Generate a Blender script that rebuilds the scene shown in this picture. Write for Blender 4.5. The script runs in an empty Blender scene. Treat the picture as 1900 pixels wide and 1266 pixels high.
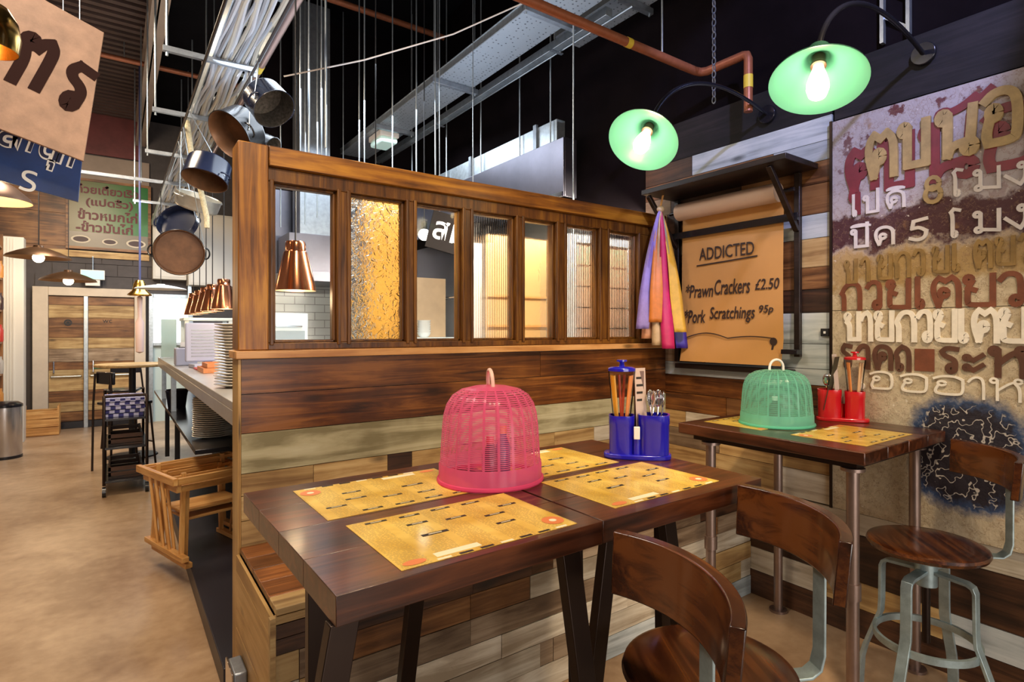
import bpy, bmesh, math, random
from mathutils import Vector, Matrix
R = math.radians
PI = math.pi
rnd = random.Random(7)
S = bpy.context.scene
COL = S.collection

# ------------------------------------------------------------------ camera, world, lights, exposure
cam = bpy.data.cameras.new('camera')
cam.sensor_width = 36.0
cam.lens = 1058.0 / 1900.0 * 36.0
cam.shift_x = -(992.0 - 950.0) / 1900.0
cam.shift_y = -(633.0 - 613.5) / 1900.0
cam.clip_start = 0.02
co = bpy.data.objects.new('camera', cam)
co.location = (0, 0, 1.5)
co.rotation_euler = (PI / 2, 0, -R(36.44))
COL.objects.link(co)
S.camera = co

w = bpy.data.worlds.new('world')
S.world = w
w.use_nodes = True
w.node_tree.nodes['Background'].inputs[0].default_value = (0.62, 0.66, 0.85, 1)
w.node_tree.nodes['Background'].inputs[1].default_value = 0.15

S.view_settings.view_transform = 'Standard'
S.view_settings.look = 'None'
S.view_settings.gamma = 1
S.view_settings.exposure = -0.35
S.view_settings.use_curve_mapping = False
S.cycles.max_bounces = 7
S.cycles.transparent_max_bounces = 24
S.cycles.sample_clamp_indirect = 4
S.cycles.use_denoising = True


def light(kind, name, loc, energy, color, size=0.3, target=None, size_y=None, spot=None, blend=0.3):
    d = bpy.data.lights.new(name, kind)
    d.energy = energy
    d.color = color
    if kind == 'AREA':
        d.size = size
        if size_y:
            d.shape = 'RECTANGLE'
            d.size_y = size_y
    else:
        d.shadow_soft_size = size
    if kind == 'SPOT':
        d.spot_size = R(spot or 60)
        d.spot_blend = blend
    o = bpy.data.objects.new(name, d)
    o.location = loc
    if target is not None:
        o.rotation_euler = (Vector(target) - Vector(loc)).to_track_quat('-Z', 'Y').to_euler()
    COL.objects.link(o)
    return o


WARM = (1.0, 0.70, 0.40)
WARM2 = (1.0, 0.80, 0.58)
WARM3 = (1.0, 0.76, 0.50)
COOL = (0.78, 0.88, 1.0)
light('AREA', 'front_fill_light', (0.6, -3.4, 1.15), 140, (1.0, 0.92, 0.84), 3.6, (1.5, 2, 0.7), 1.4)  # unseen fill added behind camera, standing in for shopfront light, lifts the bench front
light('SPOT', 'dining_track_light', (0.5, 0.0, 3.7), 300, WARM3, 0.15, (1.0, 2.2, 1.0), spot=66, blend=0.5)
light('SPOT', 'dining_track_light', (1.7, 0.0, 3.6), 300, WARM3, 0.12, (2.3, 1.7, 0.7), spot=54, blend=0.6)
light('AREA', 'dining_track_light', (-0.2, 1.4, 3.6), 22, WARM2, 0.3, (0.4, 2.3, 0.8))
light('SPOT', 'track_spot_cool', (1.2, -0.2, 3.9), 420, (0.48, 0.52, 1.0), 0.05, (2.93, 1.6, 2.72), spot=38, blend=0.3)
light('AREA', 'kitchen_light', (1.6, 4.6, 3.3), 62, COOL, 1.2, (1.8, 4.9, 0), 2.2)
light('AREA', 'kitchen_light', (1.3, 8.4, 3.0), 110, COOL, 1.4, (1.0, 8.8, 0), 2.5)
light('AREA', 'board_fill_light', (1.95, 2.66, 2.28), 130, (1.0, 0.90, 0.74), 1.9, (1.95, 3.0, 1.9), 0.06)  # added fill with no fixture, brightens the boards behind the panes
light('AREA', 'passage_light', (-0.3, 5.2, 3.9), 75, WARM2, 0.5, (-0.3, 6.2, 0), 1.2)
light('AREA', 'passage_light', (-0.4, 8.4, 3.6), 95, WARM2, 0.5, (-0.2, 10.2, 1.0), 1.0)
light('AREA', 'passage_light', (-0.6, 2.6, 3.9), 75, (1.0, 0.86, 0.72), 0.5, (-0.4, 3.2, 0), 1.2)
light('SPOT', 'sign_spot', (-0.6, 1.6, 3.9), 22, WARM2, 0.06, (-0.25, 4.0, 2.7), spot=50, blend=0.6)
light('AREA', 'upward_fill_light', (1.6, 3.4, 3.05), 16, (0.70, 0.82, 1.0), 2.2, (1.6, 3.4, 5), 2.0)  # unseen fill pointing up, added to brighten the overhead cable tray
light('AREA', 'upward_fill_light', (0.1, 7.0, 3.3), 12, (1.0, 0.9, 0.8), 1.0, (0.0, 7.4, 5), 3.0)  # second unseen upward fill, over the passage

# ------------------------------------------------------------------ materials
MATS = {}


def base_mat(name):
    m = bpy.data.materials.new(name)
    m.use_nodes = True
    nt = m.node_tree
    return m, nt, nt.nodes['Principled BSDF'], nt.nodes, nt.links


def plain(name, col, rough=0.5, metal=0.0, spec=0.5, emit=None, estr=0, var=0.0, vscale=30, bump=0.0, coat=0.0, alpha=None, trans=0.0):
    if name in MATS:
        return MATS[name]
    m, nt, b, N, L = base_mat(name)
    b.inputs['Base Color'].default_value = (*col, 1)
    b.inputs['Roughness'].default_value = rough
    b.inputs['Metallic'].default_value = metal
    b.inputs['Specular IOR Level'].default_value = spec
    b.inputs['Coat Weight'].default_value = coat
    b.inputs['Transmission Weight'].default_value = trans
    if emit:
        b.inputs['Emission Color'].default_value = (*emit, 1)
        b.inputs['Emission Strength'].default_value = estr
    if alpha is not None:
        b.inputs['Alpha'].default_value = alpha
    if var > 0 or bump > 0:
        tc = N.new('ShaderNodeTexCoord')
        no = N.new('ShaderNodeTexNoise')
        no.inputs['Scale'].default_value = vscale
        no.inputs['Detail'].default_value = 8
        no.inputs['Roughness'].default_value = 0.65
        L.new(tc.outputs['Object'], no.inputs['Vector'])
        if var > 0:
            cr = N.new('ShaderNodeValToRGB')
            cr.color_ramp.elements[0].position = 0.3
            cr.color_ramp.elements[1].position = 0.7
            cr.color_ramp.elements[0].color = (*[c * (1 - var) for c in col], 1)
            cr.color_ramp.elements[1].color = (*[min(1, c * (1 + var)) for c in col], 1)
            L.new(no.outputs['Fac'], cr.inputs['Fac'])
            L.new(cr.outputs['Color'], b.inputs['Base Color'])
        if bump > 0:
            bp = N.new('ShaderNodeBump')
            bp.inputs['Strength'].default_value = bump
            bp.inputs['Distance'].default_value = 0.01
            L.new(no.outputs['Fac'], bp.inputs['Height'])
            L.new(bp.outputs['Normal'], b.inputs['Normal'])
    MATS[name] = m
    return m


def wood(name, dark, mid, lite, axis='X', rough=0.45, grain=1.0, island=0.25, coat=0.0, knots=True, wear=None, bump=0.25):
    """plank wood: long stretched grain along an axis, per-board variation, knots, optional worn paint patches"""
    if name in MATS:
        return MATS[name]
    m, nt, b, N, L = base_mat(name)
    tc = N.new('ShaderNodeTexCoord')
    geo = N.new('ShaderNodeNewGeometry')
    off = N.new('ShaderNodeVectorMath'); off.operation = 'SCALE'
    cmb = N.new('ShaderNodeCombineXYZ')
    for i in range(3):
        L.new(geo.outputs['Random Per Island'], cmb.inputs[i])
    L.new(cmb.outputs[0], off.inputs[0]); off.inputs['Scale'].default_value = 17.3
    add = N.new('ShaderNodeVectorMath'); add.operation = 'ADD'
    L.new(tc.outputs['Object'], add.inputs[0]); L.new(off.outputs[0], add.inputs[1])
    mp = N.new('ShaderNodeMapping')
    sc = [34 * grain] * 3
    sc['XYZ'.index(axis)] = 2.2 * grain
    mp.inputs['Scale'].default_value = sc
    L.new(add.outputs[0], mp.inputs['Vector'])
    n1 = N.new('ShaderNodeTexNoise'); n1.inputs['Scale'].default_value = 1.0; n1.inputs['Detail'].default_value = 9
    n1.inputs['Roughness'].default_value = 0.62; n1.inputs['Distortion'].default_value = 0.9
    L.new(mp.outputs[0], n1.inputs['Vector'])
    n2 = N.new('ShaderNodeTexNoise'); n2.inputs['Scale'].default_value = 3.2; n2.inputs['Detail'].default_value = 4
    L.new(add.outputs[0], n2.inputs['Vector'])
    cr = N.new('ShaderNodeValToRGB')
    e = cr.color_ramp.elements
    e[0].position = 0.33; e[0].color = (*dark, 1)
    e[1].position = 0.67; e[1].color = (*lite, 1)
    em = e.new(0.5); em.color = (*mid, 1)
    mx = N.new('ShaderNodeMath'); mx.operation = 'MULTIPLY_ADD'
    L.new(n2.outputs['Fac'], mx.inputs[0]); mx.inputs[1].default_value = 0.6
    L.new(n1.outputs['Fac'], mx.inputs[2])
    sb = N.new('ShaderNodeMath'); sb.operation = 'SUBTRACT'; sb.inputs[1].default_value = 0.30
    L.new(mx.outputs[0], sb.inputs[0])
    L.new(sb.outputs[0], cr.inputs['Fac'])
    hs = N.new('ShaderNodeHueSaturation')
    L.new(cr.outputs['Color'], hs.inputs['Color'])
    mr = N.new('ShaderNodeMapRange')
    mr.inputs['To Min'].default_value = 1 - island; mr.inputs['To Max'].default_value = 1 + island
    L.new(geo.outputs['Random Per Island'], mr.inputs['Value'])
    L.new(mr.outputs[0], hs.inputs['Value'])
    out = hs.outputs['Color']
    if knots:
        vo = N.new('ShaderNodeTexVoronoi'); vo.inputs['Scale'].default_value = 1.0
        mp2 = N.new('ShaderNodeMapping')
        s2 = [7.0] * 3; s2['XYZ'.index(axis)] = 2.6
        mp2.inputs['Scale'].default_value = s2
        L.new(add.outputs[0], mp2.inputs['Vector']); L.new(mp2.outputs[0], vo.inputs['Vector'])
        kr = N.new('ShaderNodeMapRange')
        kr.inputs['From Min'].default_value = 0.05; kr.inputs['From Max'].default_value = 0.16
        kr.inputs['To Min'].default_value = 0.35; kr.inputs['To Max'].default_value = 1.0
        L.new(vo.outputs['Distance'], kr.inputs['Value'])
        mk = N.new('ShaderNodeMix'); mk.data_type = 'RGBA'; mk.blend_type = 'MULTIPLY'; mk.inputs['Factor'].default_value = 1
        L.new(out, mk.inputs['A']); L.new(kr.outputs[0], mk.inputs['B'])
        out = mk.outputs['Result']
    if wear:
        n3 = N.new('ShaderNodeTexNoise'); n3.inputs['Scale'].default_value = 7; n3.inputs['Detail'].default_value = 10
        n3.inputs['Roughness'].default_value = 0.75
        L.new(add.outputs[0], n3.inputs['Vector'])
        wr = N.new('ShaderNodeMapRange')
        wr.inputs['From Min'].default_value = wear[1]; wr.inputs['From Max'].default_value = wear[1] + 0.05
        L.new(n3.outputs['Fac'], wr.inputs['Value'])
        mw = N.new('ShaderNodeMix'); mw.data_type = 'RGBA'
        L.new(wr.outputs[0], mw.inputs['Factor'])
        L.new(out, mw.inputs['A']); mw.inputs['B'].default_value = (*wear[0], 1)
        out = mw.outputs['Result']
    L.new(out, b.inputs['Base Color'])
    b.inputs['Roughness'].default_value = rough
    b.inputs['Coat Weight'].default_value = coat
    b.inputs['Coat Roughness'].default_value = 0.12
    bp = N.new('ShaderNodeBump'); bp.inputs['Strength'].default_value = bump; bp.inputs['Distance'].default_value = 0.004
    L.new(n1.outputs['Fac'], bp.inputs['Height']); L.new(bp.outputs['Normal'], b.inputs['Normal'])
    MATS[name] = m
    return m


# woods (grain axis in the suffix)
W_TABLE = wood('dark_stained_table_wood', (0.020, 0.005, 0.002), (0.060, 0.016, 0.006), (0.13, 0.038, 0.013), 'X', 0.30, 0.8, 0.12, coat=0.22, bump=0.12)
W_TABLE_Y = wood('dark_stained_table_wood_across', (0.020, 0.005, 0.002), (0.060, 0.016, 0.006), (0.13, 0.038, 0.013), 'Y', 0.30, 0.8, 0.12, coat=0.22, bump=0.12)
W_STOOL = wood('dark_stained_stool_wood', (0.014, 0.004, 0.002), (0.045, 0.011, 0.004), (0.145, 0.044, 0.010), 'Y', 0.26, 0.55, 0.1, coat=0.45, knots=False, bump=0.08)
W_RED = wood('red_brown_plank', (0.028, 0.008, 0.002), (0.105, 0.031, 0.006), (0.24, 0.086, 0.017), 'X', 0.38, 0.8, 0.12)
W_FRAME = wood('orange_brown_frame_wood', (0.10, 0.031, 0.003), (0.27, 0.098, 0.009), (0.46, 0.200, 0.019), 'X', 0.4, 0.7, 0.12, knots=False)
W_FRAME_Z = wood('orange_brown_upright_wood', (0.10, 0.031, 0.003), (0.27, 0.098, 0.009), (0.46, 0.200, 0.019), 'Z', 0.4, 0.7, 0.12, knots=False)
W_MULLION = wood('brown_window_frame_wood', (0.045, 0.014, 0.002), (0.120, 0.042, 0.005), (0.22, 0.090, 0.010), 'Z', 0.38, 0.8, 0.1, knots=False)
W_LEDGE = wood('pale_orange_ledge_wood', (0.40, 0.17, 0.05), (0.60, 0.30, 0.10), (0.72, 0.42, 0.18), 'X', 0.4, 0.6, 0.08)
W_PALE = wood('pale_green_grey_plank', (0.22, 0.19, 0.10), (0.44, 0.40, 0.25), (0.55, 0.52, 0.36), 'X', 0.6, 0.45, 0.06, wear=((0.16, 0.12, 0.06), 0.70))
W_WHITE = wood('whitewashed_plank', (0.36, 0.29, 0.20), (0.58, 0.51, 0.39), (0.74, 0.69, 0.57), 'X', 0.65, 0.6, 0.20, wear=((0.16, 0.10, 0.055), 0.64))
W_BLUEGREY = wood('blue_grey_plank', (0.25, 0.28, 0.28), (0.42, 0.47, 0.48), (0.56, 0.60, 0.60), 'X', 0.65, 0.6, 0.15, wear=((0.20, 0.15, 0.10), 0.66))
W_GREY = wood('grey_brown_plank', (0.13, 0.08, 0.045), (0.26, 0.18, 0.11), (0.40, 0.30, 0.20), 'X', 0.6, 0.7, 0.22)
W_TAN = wood('tan_plank', (0.24, 0.13, 0.045), (0.44, 0.28, 0.11), (0.60, 0.43, 0.20), 'X', 0.55, 0.6, 0.18, wear=((0.14, 0.07, 0.025), 0.66))
W_DARK = wood('dark_brown_plank', (0.018, 0.008, 0.004), (0.05, 0.02, 0.009), (0.10, 0.042, 0.018), 'X', 0.5, 0.7, 0.2)
W_BROWN = wood('mid_brown_plank', (0.07, 0.026, 0.008), (0.19, 0.078, 0.024), (0.32, 0.15, 0.05), 'X', 0.45, 0.7, 0.18)
W_SEAT = wood('bench_seat_plank', (0.07, 0.020, 0.006), (0.17, 0.055, 0.015), (0.30, 0.11, 0.03), 'X', 0.34, 0.6, 0.35)
W_END = wood('yellow_brown_end_board', (0.30, 0.16, 0.045), (0.46, 0.27, 0.085), (0.58, 0.37, 0.14), 'Y', 0.45, 0.5, 0.12)


def along(m, axis):
    """same wood, grain along another axis"""
    n = m.name + '_' + axis.lower()
    if n in MATS:
        return MATS[n]
    c = m.copy(); c.name = n
    first = True
    for nd in c.node_tree.nodes:
        if nd.type == 'MAPPING':
            s = list(nd.inputs['Scale'].default_value)
            hi, lo = max(s), min(s)
            nd.inputs['Scale'].default_value = [lo if 'XYZ'[i] == axis else hi for i in range(3)]
    MATS[n] = c
    return c


M_STEELDARK = plain('dark_steel', (0.035, 0.022, 0.017), 0.38, 0.75)
M_PIPE = plain('brown_steel_pipe', (0.30, 0.22, 0.19), 0.34, 0.85, var=0.12, vscale=14)
M_IRON = plain('teal_grey_cast_iron', (0.36, 0.46, 0.48), 0.36, 0.55, var=0.25, vscale=18)
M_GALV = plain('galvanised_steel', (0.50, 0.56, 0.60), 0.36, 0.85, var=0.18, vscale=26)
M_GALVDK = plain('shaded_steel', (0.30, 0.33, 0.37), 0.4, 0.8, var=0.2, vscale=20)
M_STAINLESS = plain('stainless_steel', (0.60, 0.60, 0.62), 0.25, 0.9, var=0.05, vscale=6)
M_HOOD = plain('brushed_hood_steel', (0.17, 0.165, 0.20), 0.30, 0.9, var=0.15, vscale=3)
M_CHROME = plain('polished_metal', (0.75, 0.75, 0.77), 0.12, 1.0)
M_WHITE = plain('white_paint', (0.78, 0.77, 0.74), 0.5)
M_WHITEPL = plain('white_plastic', (0.82, 0.78, 0.74), 0.3)
M_BLACK = plain('black_paint', (0.010, 0.010, 0.012), 0.5)
M_BLACKGL = plain('black_gloss', (0.012, 0.012, 0.016), 0.18)
M_COPPER = plain('copper', (0.62, 0.26, 0.14), 0.18, 1.0)
M_COPPERPIPE = plain('rust_painted_pipe', (0.36, 0.12, 0.055), 0.42, 0.35, var=0.15)
M_YELLOW = plain('yellow_tape', (0.75, 0.55, 0.05), 0.5)
M_BULB = plain('lit_bulb', (1, 0.9, 0.7), 0.3, emit=(1.0, 0.82, 0.52), estr=22)
M_BULBW = plain('lit_bulb_white', (1, 0.95, 0.9), 0.3, emit=(1.0, 0.93, 0.80), estr=16)
M_CLEAR = None


def glassy(name, col, alpha, rough=0.05, bumpscale=None, bumpstr=0.0, stripes=False, ior=1.22):
    if name in MATS:
        return MATS[name]
    m, nt, b, N, L = base_mat(name)
    gl = N.new('ShaderNodeBsdfGlossy'); gl.inputs['Roughness'].default_value = rough
    tr = N.new('ShaderNodeBsdfTransparent'); tr.inputs[0].default_value = (*col, 1)
    df = N.new('ShaderNodeBsdfTranslucent'); df.inputs[0].default_value = (*col, 1)
    fr = N.new('ShaderNodeFresnel'); fr.inputs[0].default_value = ior
    mx = N.new('ShaderNodeMixShader'); mx2 = N.new('ShaderNodeMixShader')
    mx2.inputs[0].default_value = alpha
    L.new(tr.outputs[0], mx2.inputs[1]); L.new(df.outputs[0], mx2.inputs[2])
    L.new(fr.outputs[0], mx.inputs[0]); L.new(mx2.outputs[0], mx.inputs[1]); L.new(gl.outputs[0], mx.inputs[2])
    L.new(mx.outputs[0], nt.nodes['Material Output'].inputs['Surface'])
    if bumpscale:
        tc = N.new('ShaderNodeTexCoord')
        if stripes:
            t = N.new('ShaderNodeTexWave'); t.inputs['Scale'].default_value = bumpscale
            t.bands_direction = 'X'
            h = t.outputs['Fac']
        else:
            t = N.new('ShaderNodeTexNoise'); t.inputs['Scale'].default_value = bumpscale; t.inputs['Detail'].default_value = 3
            h = t.outputs['Fac']
        L.new(tc.outputs['Object'], t.inputs['Vector'])
        bp = N.new('ShaderNodeBump'); bp.inputs['Strength'].default_value = bumpstr; bp.inputs['Distance'].default_value = 0.02
        L.new(h, bp.inputs['Height'])
        for s in (gl, fr):
            L.new(bp.outputs['Normal'], s.inputs['Normal'])
        # ribbed or hammered glass also greys what lies behind it a little
        cr = N.new('ShaderNodeMapRange'); cr.inputs['From Min'].default_value = 0.25; cr.inputs['From Max'].default_value = 0.75
        cr.inputs['To Min'].default_value = max(0.0, alpha - 0.06); cr.inputs['To Max'].default_value = alpha + 0.06
        L.new(h, cr.inputs['Value']); L.new(cr.outputs[0], mx2.inputs[0])
    MATS[name] = m
    return m


G_CLEAR = glassy('clear_glass', (0.98, 0.99, 0.98), 0.0)
def cast_glass(name, col, scale, strength, stripes=False, rough=0.03, mixt=0.45, ior=1.12):
    """patterned glass: real refraction through a bumped surface"""
    m, nt, b, N, L = base_mat(name)
    rf = N.new('ShaderNodeBsdfRefraction'); rf.inputs['Color'].default_value = (*col, 1); rf.inputs['Roughness'].default_value = rough; rf.inputs['IOR'].default_value = ior
    tr = N.new('ShaderNodeBsdfTransparent'); tr.inputs[0].default_value = (*col, 1)
    gl = N.new('ShaderNodeBsdfGlossy'); gl.inputs['Roughness'].default_value = 0.12
    fr = N.new('ShaderNodeFresnel'); fr.inputs[0].default_value = 1.14
    tc = N.new('ShaderNodeTexCoord')
    if stripes:
        t = N.new('ShaderNodeTexWave'); t.inputs['Scale'].default_value = scale; t.bands_direction = 'X'
    else:
        t = N.new('ShaderNodeTexNoise'); t.inputs['Scale'].default_value = scale; t.inputs['Detail'].default_value = 2; t.inputs['Distortion'].default_value = 1.2
    L.new(tc.outputs['Object'], t.inputs['Vector'])
    bp = N.new('ShaderNodeBump'); bp.inputs['Strength'].default_value = strength; bp.inputs['Distance'].default_value = 0.02
    L.new(t.outputs['Fac'], bp.inputs['Height'])
    for q in (rf, gl, fr):
        L.new(bp.outputs['Normal'], q.inputs['Normal'])
    m1 = N.new('ShaderNodeMixShader'); m1.inputs[0].default_value = mixt
    L.new(rf.outputs[0], m1.inputs[1]); L.new(tr.outputs[0], m1.inputs[2])
    m2 = N.new('ShaderNodeMixShader')
    L.new(fr.outputs[0], m2.inputs[0]); L.new(m1.outputs[0], m2.inputs[1]); L.new(gl.outputs[0], m2.inputs[2])
    L.new(m2.outputs[0], nt.nodes['Material Output'].inputs['Surface'])
    return m


G_HAMMER = cast_glass('hammered_glass', (0.97, 0.96, 0.90), 30, 1.0, mixt=0.15, ior=1.35)
G_SOFT = cast_glass('lightly_textured_glass', (0.96, 0.96, 0.90), 12, 0.3)
G_RIB = cast_glass('reeded_glass', (0.97, 0.98, 0.97), 22, 0.4, True)
G_JAR = glassy('clear_plastic', (0.99, 0.985, 0.98), 0.012, 0.06, ior=1.1)


# ------------------------------------------------------------------ mesh helpers
class MB:
    def __init__(s):
        s.v = []; s.f = []; s.m = []

    def add(s, vs, fs, m=0):
        o = len(s.v)
        s.v += [tuple(v) for v in vs]
        s.f += [tuple(i + o for i in f) for f in fs]
        s.m += [m] * len(fs)
        return s

    def box(s, x0, x1, y0, y1, z0, z1, m=0, T=None):
        vs = [Vector((x, y, z)) for z in (z0, z1) for y in (y0, y1) for x in (x0, x1)]
        if T is not None:
            vs = [T @ v for v in vs]
        return s.add(vs, [(0, 2, 3, 1), (4, 5, 7, 6), (0, 1, 5, 4), (2, 6, 7, 3), (0, 4, 6, 2), (1, 3, 7, 5)], m)

    def cyl(s, p0, p1, r0, r1=None, n=16, m=0, caps=True):
        p0 = Vector(p0); p1 = Vector(p1)
        r1 = r0 if r1 is None else r1
        q = (p1 - p0).to_track_quat('Z', 'Y')
        vs = []
        for p, r in ((p0, r0), (p1, r1)):
            for i in range(n):
                a = 2 * PI * i / n
                vs.append(p + q @ Vector((r * math.cos(a), r * math.sin(a), 0)))
        fs = [(i, (i + 1) % n, n + (i + 1) % n, n + i) for i in range(n)]
        if caps:
            fs += [tuple(range(n - 1, -1, -1)), tuple(range(n, 2 * n))]
        return s.add(vs, fs, m)

    def lathe(s, prof, n=32, m=0, T=None, mod=None, close=False):
        vs = []
        for r, z in prof:
            for i in range(n):
                a = 2 * PI * i / n
                k = mod(a, z) if mod else 1
                v = Vector((r * k * math.cos(a), r * k * math.sin(a), z))
                vs.append(T @ v if T is not None else v)
        fs = []
        P = len(prof)
        for j in range(P - 1 + (1 if close else 0)):
            for i in range(n):
                a = j * n + i; b = j * n + (i + 1) % n
                c = ((j + 1) % P) * n + (i + 1) % n; d = ((j + 1) % P) * n + i
                fs.append((a, b, c, d))
        if not close:
            if prof[0][0] > 1e-5:
                pass
        return s.add(vs, fs, m)

    def disc(s, c, r, n=32, m=0, T=None, ry=None):
        vs = [Vector((c[0] + r * math.cos(2 * PI * i / n), c[1] + (ry or r) * math.sin(2 * PI * i / n), c[2])) for i in range(n)]
        if T is not None:
            vs = [T @ v for v in vs]
        return s.add(vs, [tuple(range(n))], m)

    def prism(s, poly, z0, z1, m=0, T=None):
        n = len(poly)
        vs = [Vector((x, y, z)) for z in (z0, z1) for x, y in poly]
        if T is not None:
            vs = [T @ v for v in vs]
        return s.add(vs, [tuple(range(n - 1, -1, -1)), tuple(range(n, 2 * n))] + [(i, (i + 1) % n, n + (i + 1) % n, n + i) for i in range(n)], m)

    def tube(s, path, r, n=10, m=0, caps=True, radii=None):
        P = [Vector(p) for p in path]
        k = len(P)
        up = None
        vs = []
        for i, p in enumerate(P):
            t = (P[min(i + 1, k - 1)] - P[max(i - 1, 0)]).normalized()
            if up is None:
                a = Vector((0, 0, 1)) if abs(t.z) < 0.9 else Vector((1, 0, 0))
                up = t.cross(a).normalized()
            up = (up - t * up.dot(t)).normalized()
            si = t.cross(up)
            rr = radii[i] if radii else r
            for j in range(n):
                a = 2 * PI * j / n
                vs.append(p + up * (rr * math.cos(a)) + si * (rr * math.sin(a)))
        fs = [(i * n + j, i * n + (j + 1) % n, (i + 1) * n + (j + 1) % n, (i + 1) * n + j) for i in range(k - 1) for j in range(n)]
        if caps:
            fs += [tuple(range(n - 1, -1, -1)), tuple(range((k - 1) * n, k * n))]
        return s.add(vs, fs, m)

    def flat(s, path, side, w, t, m=0):
        """flat bar swept along path; side = fixed width direction"""
        P = [Vector(p) for p in path]; side = Vector(side).normalized()
        k = len(P); vs = []
        for i, p in enumerate(P):
            tg = (P[min(i + 1, k - 1)] - P[max(i - 1, 0)]).normalized()
            nm = tg.cross(side).normalized()
            for a, b in ((-1, -1), (1, -1), (1, 1), (-1, 1)):
                vs.append(p + side * (a * w / 2) + nm * (b * t / 2))
        fs = [(i * 4 + j, i * 4 + (j + 1) % 4, (i + 1) * 4 + (j + 1) % 4, (i + 1) * 4 + j) for i in range(k - 1) for j in range(4)]
        fs += [(3, 2, 1, 0), tuple(range((k - 1) * 4, k * 4))]
        return s.add(vs, fs, m)

    def sphere(s, c, r, n=16, m=0, sc=(1, 1, 1)):
        prof = [(max(1e-4, r * math.sin(PI * j / n)) * 1.0, -r * math.cos(PI * j / n)) for j in range(n + 1)]
        T = Matrix.Translation(c) @ Matrix.Diagonal((*sc, 1))
        return s.lathe(prof, n * 2, m, T)

    def build(s, name, mats, parent=None, loc=None, rot=None, smooth=35, bevel=0.0, normals=True):
        me = bpy.data.meshes.new(name)
        me.from_pydata(s.v, [], s.f)
        for mm in (mats if isinstance(mats, (list, tuple)) else [mats]):
            me.materials.append(mm)
        me.polygons.foreach_set('material_index', s.m)
        me.update()
        if normals:
            bm = bmesh.new(); bm.from_mesh(me)
            bmesh.ops.recalc_face_normals(bm, faces=bm.faces)
            bm.to_mesh(me); bm.free()
        if smooth:
            me.polygons.foreach_set('use_smooth', [True] * len(me.polygons))
            me.set_sharp_from_angle(angle=R(smooth))
        o = bpy.data.objects.new(name, me)
        COL.objects.link(o)
        if parent:
            o.parent = parent
        if loc is not None:
            o.location = loc
        if rot is not None:
            o.rotation_euler = rot
        if bevel:
            bv = o.modifiers.new('bevel', 'BEVEL'); bv.width = bevel; bv.segments = 2; bv.limit_method = 'ANGLE'; bv.angle_limit = R(40)
        return o


def tag(o, label, cat, group=None, kind=None):
    if label: o['label'] = label
    if cat: o['category'] = cat
    if group: o['group'] = group
    if kind: o['kind'] = kind
    return o


def thing(name, label, cat, loc=(0, 0, 0), rz=0.0, group=None):
    o = bpy.data.objects.new(name, None)
    o.empty_display_size = 0.05
    o.location = loc; o.rotation_euler = (0, 0, rz)
    COL.objects.link(o)
    return tag(o, label, cat, group)


def struct(o):
    o['kind'] = 'structure'
    return o


def kids(o):
    return [c for c in bpy.data.objects if c.parent == o]


def copy_tree(o, parent=None):
    c = o.copy(); COL.objects.link(c)
    if parent: c.parent = parent
    for ch in kids(o):
        copy_tree(ch, c)
    return c


def text_mesh(body, w=None, h=None, ext=0.002, bold=0.0, shear=0.0):
    """writing as mesh data in local XY, lower-left at the origin, fitted to w x h"""
    cu = bpy.data.curves.new('t', 'FONT')
    cu.body = body; cu.size = 1.0; cu.offset = bold; cu.shear = shear; cu.resolution_u = 3
    o = bpy.data.objects.new('t', cu); COL.objects.link(o)
    bpy.context.view_layer.update()
    me = bpy.data.meshes.new_from_object(o.evaluated_get(bpy.context.evaluated_depsgraph_get()))
    bpy.data.objects.remove(o); bpy.data.curves.remove(cu)
    xs = [v.co.x for v in me.vertices]; ys = [v.co.y for v in me.vertices]
    x0, x1, y0, y1 = min(xs), max(xs), min(ys), max(ys)
    sx = w / (x1 - x0) if w else None
    sy = h / (y1 - y0) if h else None
    sx = sx or sy; sy = sy or sx
    vs = [((v.co.x - x0) * sx, (v.co.y - y0) * sy, 0) for v in me.vertices]
    fs = [tuple(p.vertices) for p in me.polygons]
    bpy.data.meshes.remove(me)
    # extrude: top, bottom and rim
    from collections import Counter
    ec = Counter()
    for f in fs:
        for i in range(len(f)):
            a, b = f[i], f[(i + 1) % len(f)]
            ec[(min(a, b), max(a, b))] += 1
    n = len(vs)
    V = [(x, y, ext) for x, y, z in vs] + [(x, y, 0) for x, y, z in vs]
    Fc = list(fs) + [tuple(i + n for i in reversed(f)) for f in fs]
    for (a, b), k in ec.items():
        if k == 1:
            Fc.append((a, b, b + n, a + n))
    return V, Fc


def put_text(mb, body, M, w=None, h=None, ext=0.002, bold=0.0, m=0, shear=0.0):
    V, Fc = text_mesh(body, w, h, ext, bold, shear)
    mb.add([M @ Vector(v) for v in V], Fc, m)


def _ring(cx, cy, r, n=12):
    return [(cx + r * math.cos(2 * PI * i / n), cy + r * 1.15 * math.sin(2 * PI * i / n)) for i in range(n + 1)]


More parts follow.
